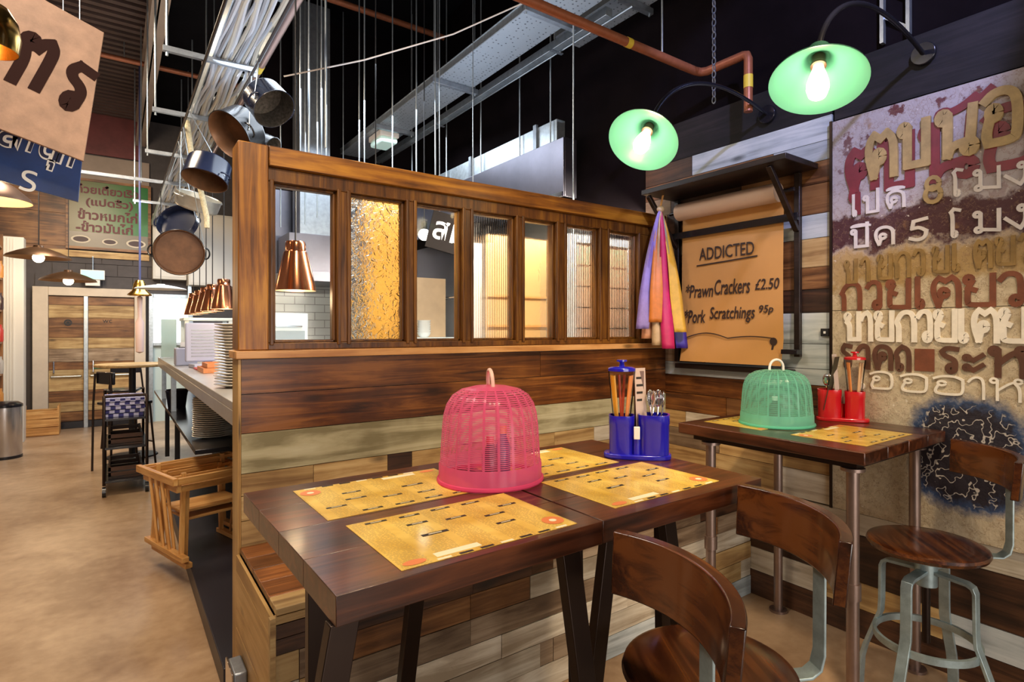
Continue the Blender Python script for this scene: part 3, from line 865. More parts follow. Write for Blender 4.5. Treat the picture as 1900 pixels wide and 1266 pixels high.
# ------------------------------------------------------------------ menus used as place mats
def menu_mat():
    m, nt, b, N, L = base_mat('printed_yellow_paper')
    tc = N.new('ShaderNodeTexCoord')
    sp = N.new('ShaderNodeSeparateXYZ'); L.new(tc.outputs['Object'], sp.inputs[0])
    # fine rows of print: noise broken into lines
    ro = N.new('ShaderNodeMath'); ro.operation = 'MULTIPLY'; ro.inputs[1].default_value = 170
    L.new(sp.outputs['Y'], ro.inputs[0])
    fl = N.new('ShaderNodeMath'); fl.operation = 'FLOOR'; L.new(ro.outputs[0], fl.inputs[0])
    fr = N.new('ShaderNodeMath'); fr.operation = 'FRACT'; L.new(ro.outputs[0], fr.inputs[0])
    cb = N.new('ShaderNodeCombineXYZ')
    xs = N.new('ShaderNodeMath'); xs.operation = 'MULTIPLY'; xs.inputs[1].default_value = 160; L.new(sp.outputs['X'], xs.inputs[0])
    L.new(xs.outputs[0], cb.inputs[0]); L.new(fl.outputs[0], cb.inputs[1])
    no = N.new('ShaderNodeTexNoise'); no.inputs['Scale'].default_value = 1.0; no.inputs['Detail'].default_value = 2; L.new(cb.outputs[0], no.inputs['Vector'])
    g1 = N.new('ShaderNodeMath'); g1.operation = 'GREATER_THAN'; g1.inputs[1].default_value = 0.47; L.new(no.outputs['Fac'], g1.inputs[0])
    g2 = N.new('ShaderNodeMath'); g2.operation = 'GREATER_THAN'; g2.inputs[1].default_value = 0.5; L.new(fr.outputs[0], g2.inputs[0])
    # columns: leave gutters
    c1 = N.new('ShaderNodeMath'); c1.operation = 'MULTIPLY_ADD'; c1.inputs[1].default_value = 12.2; c1.inputs[2].default_value = 0.5; L.new(sp.outputs['X'], c1.inputs[0])
    cf = N.new('ShaderNodeMath'); cf.operation = 'FRACT'; L.new(c1.outputs[0], cf.inputs[0])
    g3 = N.new('ShaderNodeMath'); g3.operation = 'LESS_THAN'; g3.inputs[1].default_value = 0.72; L.new(cf.outputs[0], g3.inputs[0])
    m1 = N.new('ShaderNodeMath'); m1.operation = 'MULTIPLY'; L.new(g1.outputs[0], m1.inputs[0]); L.new(g2.outputs[0], m1.inputs[1])
    m2 = N.new('ShaderNodeMath'); m2.operation = 'MULTIPLY'; L.new(m1.outputs[0], m2.inputs[0]); L.new(g3.outputs[0], m2.inputs[1])
    m3 = N.new('ShaderNodeMath'); m3.operation = 'MULTIPLY'; m3.inputs[1].default_value = 0.55; L.new(m2.outputs[0], m3.inputs[0])
    mx = N.new('ShaderNodeMix'); mx.data_type = 'RGBA'
    mx.inputs['A'].default_value = (0.78, 0.55, 0.13, 1); mx.inputs['B'].default_value = (0.30, 0.19, 0.05, 1)
    n4 = N.new('ShaderNodeTexNoise'); n4.inputs['Scale'].default_value = 9; n4.inputs['Detail'].default_value = 5; L.new(tc.outputs['Object'], n4.inputs['Vector'])
    mr = N.new('ShaderNodeValToRGB'); mr.color_ramp.elements[0].color = (0.60, 0.36, 0.03, 1); mr.color_ramp.elements[1].color = (0.84, 0.60, 0.13, 1)
    mr.color_ramp.elements[0].position = 0.35; mr.color_ramp.elements[1].position = 0.65
    L.new(n4.outputs['Fac'], mr.inputs[0]); L.new(mr.outputs[0], mx.inputs['A'])
    L.new(m3.outputs[0], mx.inputs['Factor']); L.new(mx.outputs['Result'], b.inputs['Base Color'])
    b.inputs['Roughness'].default_value = 0.45
    b.inputs['Coat Weight'].default_value = 0.35
    b.inputs['Coat Roughness'].default_value = 0.10
    return m


M_MENU = menu_mat()
M_INK = plain('black_ink', (0.02, 0.017, 0.012), 0.5)
M_CORAL = plain('coral_ink', (0.72, 0.22, 0.07), 0.5)
M_PAPER = plain('cream_print', (0.85, 0.78, 0.55), 0.5)


def menu(label, x, y, rz=0.0, z=ZT, group=None):
    W2, H2 = 0.21, 0.1485
    mb = MB().box(-W2, W2, -H2, H2, 0.0002, 0.0012, 0)

    def bar(x0, y0, ln, hh=0.010, m=1):
        mb.box(x0, x0 + ln, y0, y0 + hh, 0.0012, 0.0017, m)
        mb.box(x0 + 0.25 * ln, x0 + 0.75 * ln, y0 + hh * 0.36, y0 + hh * 0.64, 0.0017, 0.0019, 3)
    cols = [-0.185, -0.106, -0.024, 0.058, 0.138]
    for i, xx in enumerate(cols):
        if i < 4: bar(xx + 0.012, 0.125 - 0.004 * (i % 2), 0.05)
    bar(cols[1] + 0.004, 0.062, 0.05); bar(cols[2] + 0.01, 0.045, 0.052); bar(cols[3] + 0.012, 0.012, 0.054)
    bar(cols[4] - 0.002, 0.055, 0.05); bar(cols[3] + 0.005, -0.048, 0.05); bar(cols[1] + 0.002, -0.018, 0.062, 0.012)
    mb.box(-0.13, -0.03, -0.132, -0.112, 0.0012, 0.0017, 3)
    for i in range(7):
        mb.box(-0.135 + i * 0.048, -0.105 + i * 0.048, -0.1465, -0.139, 0.0012, 0.0017, 1 if i % 3 else 3)
    mb.disc((0.178, -0.100, 0.0018), 0.026, 28, 2)
    mb.disc((0.178, -0.100, 0.0020), 0.009, 16, 3)
    mb.disc((-0.175, -0.128, 0.0018), 0.024, 24, 2, ry=0.012)
    o = mb.build('paper_menu', [M_MENU, M_INK, M_CORAL, M_PAPER], None, (x, y, z), (0, 0, rz), smooth=0, normals=False)
    return tag(o, label, 'menu', group)


menu('yellow printed menu at the near left corner of the wooden tables', 0.625, 1.118, R(0.6))
menu('yellow printed menu beside the far left table end, behind the pink cover', 0.60, 1.475, PI + R(0.8))
menu('yellow printed menu in front of the blue straw caddy', 1.19, 1.150, R(0.6))
menu('yellow printed menu tucked between the pink cover and the blue caddy', 1.125, 1.49, PI + R(0.6))
menu('yellow printed menu under the green cover at the front end of the wall table', 2.47, 1.125, PI / 2 + R(90))
menu('yellow printed menu under the green cover at the partition end of the wall table', 2.47, 1.555, 0)


# ------------------------------------------------------------------ plastic food covers
def cover_mat(name, col, col2):
    m, nt, b, N, L = base_mat(name)
    tc = N.new('ShaderNodeTexCoord'); sp = N.new('ShaderNodeSeparateXYZ'); L.new(tc.outputs['Object'], sp.inputs[0])
    at = N.new('ShaderNodeMath'); at.operation = 'ARCTAN2'; L.new(sp.outputs['Y'], at.inputs[0]); L.new(sp.outputs['X'], at.inputs[1])
    ax = N.new('ShaderNodeMath'); ax.operation = 'MULTIPLY_ADD'; ax.inputs[1].default_value = 22 / (2 * PI); ax.inputs[2].default_value = 40; L.new(at.outputs[0], ax.inputs[0])
    af = N.new('ShaderNodeMath'); af.operation = 'FRACT'; L.new(ax.outputs[0], af.inputs[0])
    ag = N.new('ShaderNodeMath'); ag.operation = 'GREATER_THAN'; ag.inputs[1].default_value = 0.17; L.new(af.outputs[0], ag.inputs[0])
    zx = N.new('ShaderNodeMath'); zx.operation = 'MULTIPLY'; zx.inputs[1].default_value = 190; L.new(sp.outputs['Z'], zx.inputs[0])
    zf = N.new('ShaderNodeMath'); zf.operation = 'FRACT'; L.new(zx.outputs[0], zf.inputs[0])
    zg = N.new('ShaderNodeMath'); zg.operation = 'GREATER_THAN'; zg.inputs[1].default_value = 0.60; L.new(zf.outputs[0], zg.inputs[0])
    zl = N.new('ShaderNodeMath'); zl.operation = 'GREATER_THAN'; zl.inputs[1].default_value = 0.055; L.new(sp.outputs['Z'], zl.inputs[0])
    zu = N.new('ShaderNodeMath'); zu.operation = 'LESS_THAN'; zu.inputs[1].default_value = 0.262; L.new(sp.outputs['Z'], zu.inputs[0])
    p = zg
    for q in (ag, zl, zu):
        mm = N.new('ShaderNodeMath'); mm.operation = 'MULTIPLY'; L.new(p.outputs[0], mm.inputs[0]); L.new(q.outputs[0], mm.inputs[1]); p = mm
    b.inputs['Base Color'].default_value = (*col, 1); b.inputs['Roughness'].default_value = 0.25
    tl = N.new('ShaderNodeBsdfTranslucent'); tl.inputs[0].default_value = (*col2, 1)
    mxs = N.new('ShaderNodeMixShader'); mxs.inputs[0].default_value = 0.5
    L.new(b.outputs[0], mxs.inputs[1]); L.new(tl.outputs[0], mxs.inputs[2])
    tp = N.new('ShaderNodeBsdfTransparent'); tp.inputs[0].default_value = (1, 1, 1, 1)
    tp2 = N.new('ShaderNodeBsdfTransparent'); tp2.inputs[0].default_value = (*col2, 1)
    body = N.new('ShaderNodeMixShader'); body.inputs[0].default_value = 0.17
    L.new(mxs.outputs[0], body.inputs[1]); L.new(tp2.outputs[0], body.inputs[2])
    fin = N.new('ShaderNodeMixShader')
    L.new(p.outputs[0], fin.inputs[0]); L.new(body.outputs[0], fin.inputs[1]); L.new(tp.outputs[0], fin.inputs[2])
    L.new(fin.outputs[0], nt.nodes['Material Output'].inputs['Surface'])
    return m


def cover(label, x, y, mat, sc, hrot, handle):
    t = thing('food_cover', label, 'food cover', (x, y, ZT + 0.0015), 0)
    prof = [(0.152, 0.0), (0.153, 0.004), (0.149, 0.012), (0.1475, 0.047), (0.144, 0.054), (0.141, 0.10), (0.138, 0.145), (0.134, 0.178), (0.126, 0.204), (0.110, 0.227), (0.085, 0.242), (0.050, 0.250), (0.02, 0.252), (0.0005, 0.253)]
    prof = [(r * sc[0], z * sc[1]) for r, z in prof]
    inner = [(max(0.0004, r - 0.002), z - (0.0016 if z > 0.02 else 0)) for r, z in reversed(prof)]
    rib = lambda a, z: 1 + (0.026 * (abs(math.sin(11 * a + 0.45)) - 0.5) if z > 0.05 and z < 0.245 * sc[1] else 0)
    mb = MB().lathe(prof, 132, 0, mod=rib)
    mb.build('dome', mat, t, smooth=50, normals=False)
    MB().lathe([(0.1535 * sc[0], 0.0), (0.1555 * sc[0], 0.004), (0.1535 * sc[0], 0.010), (0.1505 * sc[0], 0.012), (0.1505 * sc[0], 0.0)], 80, close=True).build('rim', mat, t)
    zz = 0.251 * sc[1]
    c, s = math.cos(hrot), math.sin(hrot)
    pts = []
    for i in range(13):
        a = PI * i / 12
        u = 0.034 * math.cos(a); hgt = 0.05 * math.sin(a) ** 0.7
        pts.append((u * c + 0.3 * hgt * -s * 0.2, u * s, zz - 0.004 + hgt))
    MB().tube(pts, 0.0058, 10).build('handle', handle, t)
    return t


M_PINK = cover_mat('pink_plastic', (0.93, 0.13, 0.33), (1.0, 0.40, 0.58))
M_AQUA = cover_mat('aqua_green_plastic', (0.22, 0.70, 0.54), (0.50, 0.98, 0.82))
cover('pink ribbed plastic food cover on the nearest wooden table', 0.885, 1.415, M_PINK, (1.0, 1.08), R(70), plain('peach_plastic', (0.85, 0.55, 0.45), 0.35))
cover('aqua green ribbed plastic food cover on the wall table', 2.47, 1.46, M_AQUA, (1.07, 1.0), R(-30), M_WHITEPL)


def bottle(label, x, y, h, r, mat, cap):
    t = thing('sauce_bottle', label, 'bottle', (x, y, ZT + 0.002))
    MB().lathe([(0.0005, 0), (r, 0.001), (r, h * 0.6), (r * 0.5, h * 0.78), (r * 0.42, h * 0.86), (0.0005, h * 0.86)], 20).build('body', mat, t)
    MB().lathe([(0.0005, h * 0.862), (r * 0.5, h * 0.862), (r * 0.48, h), (0.0005, h)], 16).build('cap', cap, t)


bottle('dark sauce bottle standing under the pink cover', 0.862, 1.38, 0.13, 0.024, plain('dark_sauce', (0.03, 0.012, 0.02), 0.15), plain('sauce_red_cap', (0.6, 0.05, 0.04), 0.4))
bottle('dark blue bottle under the pink cover, right of the other', 0.925, 1.41, 0.15, 0.022, plain('blue_bottle', (0.05, 0.07, 0.20), 0.15), plain('orange_cap', (0.85, 0.35, 0.05), 0.4))
bottle('brown sauce bottle standing under the aqua green cover', 2.44, 1.45, 0.13, 0.026, plain('brown_sauce', (0.10, 0.035, 0.015), 0.15), M_WHITEPL)


# ------------------------------------------------------------------ straw caddies
CSC = (0.84, 0.84, 1.07)


def caddy(colour, mat, x, y, rz, place):
    t = thing('condiment_caddy', f'{colour} plastic caddy with two cups and a straw jar on {place}', 'caddy', (x, y, ZT), rz)
    t.scale = CSC

    def oval(rx, ry, n=40):
        return [(rx * math.copysign(abs(math.cos(2 * PI * i / n)) ** 0.7, math.cos(2 * PI * i / n)), ry * math.copysign(abs(math.sin(2 * PI * i / n)) ** 0.7, math.sin(2 * PI * i / n))) for i in range(n)]
    b_ = MB().prism(oval(0.135, 0.062), 0, 0.016)
    b_.build('base', mat, t, bevel=0.004)

    def cup(cx, rx, ry, h):
        m_ = MB(); n = 40
        o1 = oval(rx, ry); o2 = oval(rx * 1.05, ry * 1.05); i1 = oval(rx * 0.93, ry * 0.93)
        rings = [(o1, 0.016), (oval(rx * 1.02, ry * 1.02), h * 0.78), (o2, h * 0.80), (o2, h), (i1, h), (i1, 0.02)]
        vs = [(cx + px_, py_, z) for ring, z in rings for px_, py_ in ring]
        fs = [(k * n + i, k * n + (i + 1) % n, (k + 1) * n + (i + 1) % n, (k + 1) * n + i) for k in range(len(rings) - 1) for i in range(n)]
        fs.append(tuple(range((len(rings) - 1) * n, len(rings) * n)))
        m_.add(vs, fs)
        m_.build('cup', mat, t)
    cup(-0.062, 0.050, 0.050, 0.135)
    cup(0.066, 0.060, 0.055, 0.140)
    MB().cyl((0.0, -0.03, 0.016), (0.0, -0.03, 0.075), 0.016, n=16).build('stem', mat, t)
    MB().box(-0.012, 0.012, -0.056, -0.050, 0.065, 0.105).build('tag', M_WHITEPL, t, bevel=0.002)
    # straw jar: clear tapering box with a lid in the cup's colour
    jar = MB(); n = 32
    rings = [(0.030, 0.05), (0.038, 0.14), (0.056, 0.275), (0.0545, 0.275), (0.0365, 0.14), (0.0285, 0.05)]
    jar.lathe(rings, n, 0, Matrix.Translation((-0.062, 0, 0)))
    jo = jar.build('straw_jar', G_JAR, t)
    MB().lathe([(0.0005, 0.276), (0.056, 0.276), (0.056, 0.284), (0.046, 0.288), (0.012, 0.290), (0.009, 0.303), (0.021, 0.306), (0.021, 0.311), (0.0005, 0.312)], 32, 0, Matrix.Translation((-0.062, 0, 0))).build('lid', mat, t)
    M = t.matrix_basis.copy()
    M = Matrix.Translation((x, y, ZT)) @ Matrix.Rotation(rz, 4, 'Z') @ Matrix.Diagonal((*CSC, 1))
    return t, M


def straws(M, cols, label, group):
    for i, (a, dx, dy, c) in enumerate(cols):
        p0 = M @ Vector((-0.062 + 0.012 * math.cos(a), 0.012 * math.sin(a), 0.055))
        p1 = M @ Vector((-0.062 + dx, dy, 0.262))
        o = MB().tube([p0, p1], 0.0046, 8).build('straw', c)
        tag(o, label, 'straw', group)


M_BLUE = plain('deep_blue_plastic', (0.012, 0.010, 0.42), 0.22, coat=0.4)
M_REDP = plain('red_plastic', (0.62, 0.010, 0.018), 0.22, coat=0.4)
S_Y = plain('amber_straw', (1.0, 0.50, 0.04), 0.35)
S_O = plain('orange_straw', (1.0, 0.36, 0.09), 0.35)
S_R = plain('red_straw', (0.55, 0.09, 0.04), 0.35)
S_C = plain('cream_straw', (0.85, 0.55, 0.30), 0.35)
tb, Mb = caddy('blue', M_BLUE, 1.438, 1.358, R(-48), 'the nearest tables')
straws(Mb, [(3.0, -0.046, 0.0, S_Y), (2.6, -0.038, -0.012, S_Y), (3.6, -0.040, 0.014, S_Y), (2.8, -0.030, -0.020, S_Y), (3.3, -0.031, -0.002, S_Y)], 'amber drinking straw leaning left in the blue caddy jar', 'amber straws in the blue caddy')
straws(Mb, [(0.2, 0.040, -0.010, S_O), (-0.4, 0.034, -0.022, S_O), (0.6, 0.042, 0.008, S_O)], 'orange drinking straw leaning right in the blue caddy jar', 'orange straws in the blue caddy')
straws(Mb, [(1.4, -0.012, 0.02, S_R), (1.9, 0.010, 0.018, S_R)], 'dark red drinking straw at the back of the blue caddy jar', 'red straws in the blue caddy')
trd, Mr = caddy('red', M_REDP, 2.815, 1.325, R(-60) + PI, 'the wall table')
straws(Mr, [(3.0, -0.040, 0.0, S_C), (2.6, -0.030, -0.016, S_C), (3.6, -0.026, 0.014, S_C), (0.2, 0.036, -0.012, S_O), (-0.4, 0.030, 0.016, S_O)], 'pale orange drinking straw in the red caddy jar', 'straws in the red caddy')


def spoon(M, x, y, tilt, az, L0, label, group, z0=0.03):
    """spoon standing bowl up"""
    T = M @ Matrix.Translation((x, y, z0)) @ Matrix.Rotation(az, 4, 'Z') @ Matrix.Rotation(tilt, 4, 'Y')
    mb = MB()
    pts = [T @ Vector((0, 0, 0)), T @ Vector((0, 0, L0 * 0.5)), T @ Vector((0.003, 0, L0 * 0.72))]
    mb.tube(pts, 0.003, 8)
    bowl = T @ Matrix.Translation((0.003, 0, L0 * 0.86))
    n = 14; vs = []; fs = []
    for j in range(6):
        f = j / 5
        for i in range(n):
            a = 2 * PI * i / n
            vs.append(bowl @ Vector((0.009 * (1 - f * f) - 0.002, 0.020 * f * math.cos(a), L0 * 0.15 * f * math.sin(a))))
    for j in range(5):
        for i in range(n):
            fs.append((j * n + i, j * n + (i + 1) % n, (j + 1) * n + (i + 1) % n, (j + 1) * n + i))
    mb.add(vs, fs)
    o = mb.build('spoon', M_CHROME)
    sm = o.modifiers.new('thickness', 'SOLIDIFY'); sm.thickness = 0.0012
    tag(o, label, 'spoon', group)


for i, (sx, sy, ti, az) in enumerate(((0.05, -0.02, 0.10, 0.5), (0.075, 0.01, 0.14, 1.2), (0.06, 0.02, 0.06, 2.4), (0.085, -0.012, 0.10, 0.1))):
    spoon(Mb, sx, sy, ti, az, 0.185, 'steel spoon standing in the right cup of the blue caddy', 'spoons in the blue caddy')
for i, (sx, sy, ti, az) in enumerate(((0.05, -0.02, 0.10, 0.5), (0.075, 0.01, 0.14, 1.2))):
    spoon(Mr, sx, sy, ti, az, 0.18, 'steel spoon standing in the red caddy', 'spoons in the red caddy')


def leaflet(M, x, y, az, tilt, w_, h_, mat, label, z0=0.05, lettering=True):
    T = M @ Matrix.Translation((x, y, z0)) @ Matrix.Rotation(az, 4, 'Z') @ Matrix.Rotation(tilt, 4, 'X')
    mb = MB().box(-w_ / 2, w_ / 2, -0.001, 0.001, 0, h_, 0, T)
    if lettering:
        for k in range(4):
            mb.box(-w_ * 0.38, w_ * (0.1 + 0.08 * (k % 3)), -0.0016, -0.0010, h_ * (0.55 + 0.1 * k), h_ * (0.58 + 0.1 * k), 1, T)
    o = mb.build('card_leaflet', [mat, M_INK], smooth=0)
    tag(o, label, 'leaflet')


leaflet(Mb, 0.020, 0.010, R(40), R(-4), 0.055, 0.235, plain('pinkish_card', (0.55, 0.42, 0.36), 0.5), 'printed pinkish card standing behind the straws in the blue caddy')
leaflet(Mb, 0.005, 0.028, R(20), R(2), 0.04, 0.225, plain('brown_card', (0.16, 0.09, 0.07), 0.5), 'narrow brown card beside the straw jar of the blue caddy')
leaflet(Mr, 0.085, 0.02, R(70), R(-14), 0.085, 0.245, plain('olive_dark_card', (0.05, 0.05, 0.03), 0.4), 'dark olive card leaning out of the red caddy', lettering=False)
leaflet(Mr, 0.02, 0.02, R(60), R(6), 0.05, 0.25, plain('pale_card', (0.6, 0.5, 0.44), 0.5), 'pale printed card standing in the red caddy')


# ------------------------------------------------------------------ swivel stools
def stool(label, x, y, rz, back=True, lift=0.0):
    """seat at the origin, backrest towards +x"""
    t = thing('swivel_stool', label, 'stool', (x, y, 0), rz)
    sz = 0.655 + lift
    T = Matrix.Translation((0, 0, sz))
    MB().lathe([(0.0005, 0.0), (0.17, 0.0), (0.196, 0.006), (0.202, 0.018), (0.198, 0.028), (0.186, 0.032), (0.12, 0.029), (0.0005, 0.027)], 56, 0, T).build('seat', W_STOOL, t)
    if back:
        # curved board: arc about a point in front of the seat centre
        Rr, n = 0.32, 22
        vs = []; mb = MB()
        cxr = 0.262 - Rr
        zb, zt = 0.915 + lift, 1.05 + lift
        for i in range(n + 1):
            a = (i / n - 0.5) * 1.46
            for (rr, z, lean) in ((Rr - 0.013, zb, 0), (Rr + 0.013, zb, 0), (Rr + 0.013, zt, 0.012), (Rr - 0.013, zt, 0.012)):
                vs.append((cxr + (rr + lean) * math.cos(a), (rr + lean) * math.sin(a), z))
        fs = [(i * 4 + j, i * 4 + (j + 1) % 4, (i + 1) * 4 + (j + 1) % 4, (i + 1) * 4 + j) for i in range(n) for j in range(4)]
        fs += [(3, 2, 1, 0), (n * 4, n * 4 + 1, n * 4 + 2, n * 4 + 3)]
        mb.add(vs, fs)
        mb.build('backrest', W_STOOL, t, bevel=0.003)
        path = [(0.07, 0, sz - 0.008), (0.18, 0, sz - 0.008), (0.25, 0, sz - 0.006), (0.272, 0, sz + 0.010), (0.281, 0, sz + 0.045), (0.282, 0, 0.93 + lift), (0.289, 0, 1.01 + lift)]
        MB().flat(path, (0, 1, 0), 0.045, 0.007).build('back_strut', M_IRON, t, bevel=0.0015)
    MB().cyl((0, 0, sz - 0.035), (0, 0, sz - 0.012), 0.085, n=28).build('swivel_plate', M_IRON, t, bevel=0.003)
    MB().cyl((0, 0, 0.52), (0, 0, sz - 0.035), 0.038, n=24).build('hub', M_IRON, t, bevel=0.003)
    MB().cyl((0, 0, 0.30), (0, 0, 0.52), 0.014, n=16).build('screw_spindle', M_STEELDARK, t)
    for k in range(4):
        a = PI / 4 + k * PI / 2
        d = Vector((math.cos(a), math.sin(a), 0)); sd = Vector((-math.sin(a), math.cos(a), 0))
        pr = [(0.03, 0.578), (0.135, 0.572), (0.153, 0.563), (0.16, 0.545), (0.162, 0.40), (0.165, 0.355), (0.18, 0.315), (0.225, 0.19), (0.24, 0.13), (0.247, 0.0)]
        MB().flat([d * r_ + Vector((0, 0, z)) for r_, z in pr], sd, 0.038, 0.012).build('leg', M_IRON, t, bevel=0.0015)
    ring = MB().lathe([(0.166, 0.300), (0.178, 0.300), (0.178, 0.326), (0.166, 0.326)], 48, close=True)
    ring.build('foot_ring', M_IRON, t)
    return t


stool('dark wood swivel stool nearest the camera, only its curved back in view', 0.657, 0.784, R(-20))
stool('dark wood swivel stool in front of the nearest tables, seat showing past its neighbour', 1.124, 0.835, R(-29), lift=0.025)
stool('dark wood swivel stool on grey iron legs beside the wall table', 2.52, 0.872, R(-48))

# ------------------------------------------------------------------ green wall lamps
M_MINT = plain('mint_enamel', (0.13, 0.44, 0.32), 0.3, coat=0.2)
M_GREENOUT = plain('dark_green_enamel', (0.03, 0.10, 0.07), 0.25, coat=0.4)
M_SOCK = plain('brown_lamp_holder', (0.16, 0.09, 0.06), 0.35, 0.5)


def swan_lamp(label, c, nrm, wall, energy):
    nrm = Vector(nrm).normalized(); c = Vector(c)
    t = thing('gooseneck_lamp', label, 'lamp', wall)
    W0 = Vector(wall)
    q = (-nrm).to_track_quat('Z', 'Y').to_matrix().to_4x4()
    T = Matrix.Translation(c - W0) @ q
    out = [(0.158, 0.0), (0.157, 0.006), (0.135, 0.030), (0.10, 0.058), (0.065, 0.085), (0.042, 0.115), (0.036, 0.150), (0.0005, 0.156)]
    inn = [(0.0005, 0.120), (0.034, 0.112), (0.060, 0.080), (0.096, 0.052), (0.132, 0.024), (0.153, 0.003), (0.158, 0.0)]
    MB().lathe(out, 56, 0, T).build('shade', M_GREENOUT, t)
    s = MB().lathe(inn, 56, 0, T).build('shade_lining', M_MINT, t)
    s['label'] = 'mint green enamel inside of the shade'
    MB().lathe([(0.0005, 0.12), (0.021, 0.12), (0.022, 0.085), (0.026, 0.080), (0.026, 0.070), (0.0005, 0.070)], 24, 0, T).build('lamp_holder', M_SOCK, t)
    MB().lathe([(0.0005, 0.075), (0.016, 0.070), (0.019, 0.055), (0.027, 0.028), (0.035, -0.005), (0.036, -0.030), (0.029, -0.055), (0.013, -0.070), (0.0005, -0.073)], 28, 0, T).build('bulb', M_BULB, t)
    top = T @ Vector((0, 0, 0.152))
    up = (-nrm)
    p0 = top; p1 = top + up * 0.07 + Vector((0.01, 0, 0.05)); p3 = Vector((-0.02, 0, 0.0)); p2 = Vector((p1.x + 0.22, p1.y * 0.8, max(p1.z, 0.05) + 0.13))
    pts = []
    for i in range(25):
        u = i / 24
        pts.append(p0 * (1 - u) ** 3 + p1 * (3 * u * (1 - u) ** 2) + p2 * (3 * u * u * (1 - u)) + p3 * u ** 3)
    MB().tube(pts, 0.010, 12).build('arm', M_BLACKGL, t)
    MB().cyl((-0.022, 0, 0), (0, 0, 0), 0.05, n=28).build('wall_plate', M_BLACKGL, t, bevel=0.003)
    lp = c + nrm * 0.09
    light('POINT', 'bulb_light', tuple(lp), energy, (1.0, 0.74, 0.42), 0.03)
    return t


swan_lamp('mint green enamel wall lamp near the partition, the smaller looking one', (1.90, 1.76, 2.345), (-0.6, -0.2, -0.775), (2.93, 1.78, 2.70), 1.4)
swan_lamp('mint green enamel wall lamp nearer the camera, over the wall table', (1.95, 1.0, 2.355), (-0.35, -0.15, -0.925), (2.93, 1.02, 2.74), 1.4)

# ------------------------------------------------------------------ kraft paper board
t = thing('paper_roll_board', 'kraft paper roll menu board with handwriting under a dark wooden shelf', 'menu board', (2.93, 1.97, 1.25))
M_DKW = wood('near_black_shelf_wood', (0.006, 0.004, 0.004), (0.014, 0.008, 0.007), (0.03, 0.018, 0.014), 'Y', 0.35, 0.7, 0.2)
lx = lambda x: x - 2.93
ly = lambda y: y - 1.97
lz = lambda z: z - 1.25
MB().box(lx(2.62), lx(2.928), ly(1.50), ly(2.44), lz(2.335), lz(2.365)).build('shelf', M_DKW, t, bevel=0.003)
for yy in (1.60, 2.40):
    b = MB()
    b.box(lx(2.90), lx(2.928), ly(yy - 0.016), ly(yy + 0.016), lz(1.36 if yy < 2 else 1.30), lz(2.333))
    b.build('post', M_DKW, t, bevel=0.003)
    MB().flat([(lx(2.64), ly(yy), lz(2.325)), (lx(2.90), ly(yy), lz(2.03))], (0, 1, 0), 0.028, 0.022).build('bracket', M_DKW, t, bevel=0.002)
M_KRAFT = plain('kraft_paper', (0.58, 0.29, 0.08), 0.6, var=0.06, vscale=3)
M_KRAFTL = plain('kraft_roll', (0.66, 0.48, 0.36), 0.55, var=0.04, vscale=3)
MB().cyl((lx(2.84), ly(1.665), lz(2.235)), (lx(2.84), ly(2.33), lz(2.235)), 0.052, n=36).build('paper_roll', M_KRAFTL, t)
MB().cyl((lx(2.84), ly(1.58), lz(2.235)), (lx(2.84), ly(2.40), lz(2.235)), 0.010, n=14).build('roll_rod', M_BLACKGL, t)
MB().box(lx(2.855), lx(2.872), ly(1.57), ly(2.40), lz(2.075), lz(2.115)).build('tear_bar', M_BLACKGL, t, bevel=0.002)
mb = MB(); n = 20
prof = []
for i in range(n + 1):
    u = i / n
    z = 2.235 - u * 0.925
    prof.append((2.886 - 0.010 * math.sin(u * 3) - (0.03 * max(0, u - 0.86) / 0.14), z))
vs = [(lx(x), ly(yv), lz(z)) for x, z in prof for yv in (1.662, 2.335)]
vs2 = [(lx(x + 0.0012), ly(yv), lz(z)) for x, z in prof for yv in (1.662, 2.335)]
mb.add(vs, [(2 * i, 2 * i + 1, 2 * i + 3, 2 * i + 2) for i in range(n)])
mb.add(vs2, [(2 * i, 2 * i + 1, 2 * i + 3, 2 * i + 2) for i in range(n)])
sheet = mb.build('paper_sheet', M_KRAFT, t, normals=False)
MB().box(lx(2.885), lx(2.928), ly(1.62), ly(2.40), lz(1.262), lz(1.292)).build('bottom_rail', M_DKW, t, bevel=0.003)
MB().box(lx(2.85), lx(2.90), ly(1.57), ly(1.66), lz(1.375), lz(1.40)).build('paper_clip', M_BLACKGL, t, bevel=0.002)
M_PEN = plain('brown_black_marker', (0.035, 0.018, 0.012), 0.6)


def wall_text(mb, body, x, yl, z, w, h, bold=0.012, tilt=0.0, ext=0.0008, shear=0.0, m=0, org=(2.93, 1.97, 1.25)):
    o = Vector((x, yl, z)) - Vector(org)
    M = frame(o, (0, -math.cos(tilt), math.sin(tilt)), (0, math.sin(tilt), math.cos(tilt)))
    put_text(mb, body, M, w, h, ext, bold, m, shear)


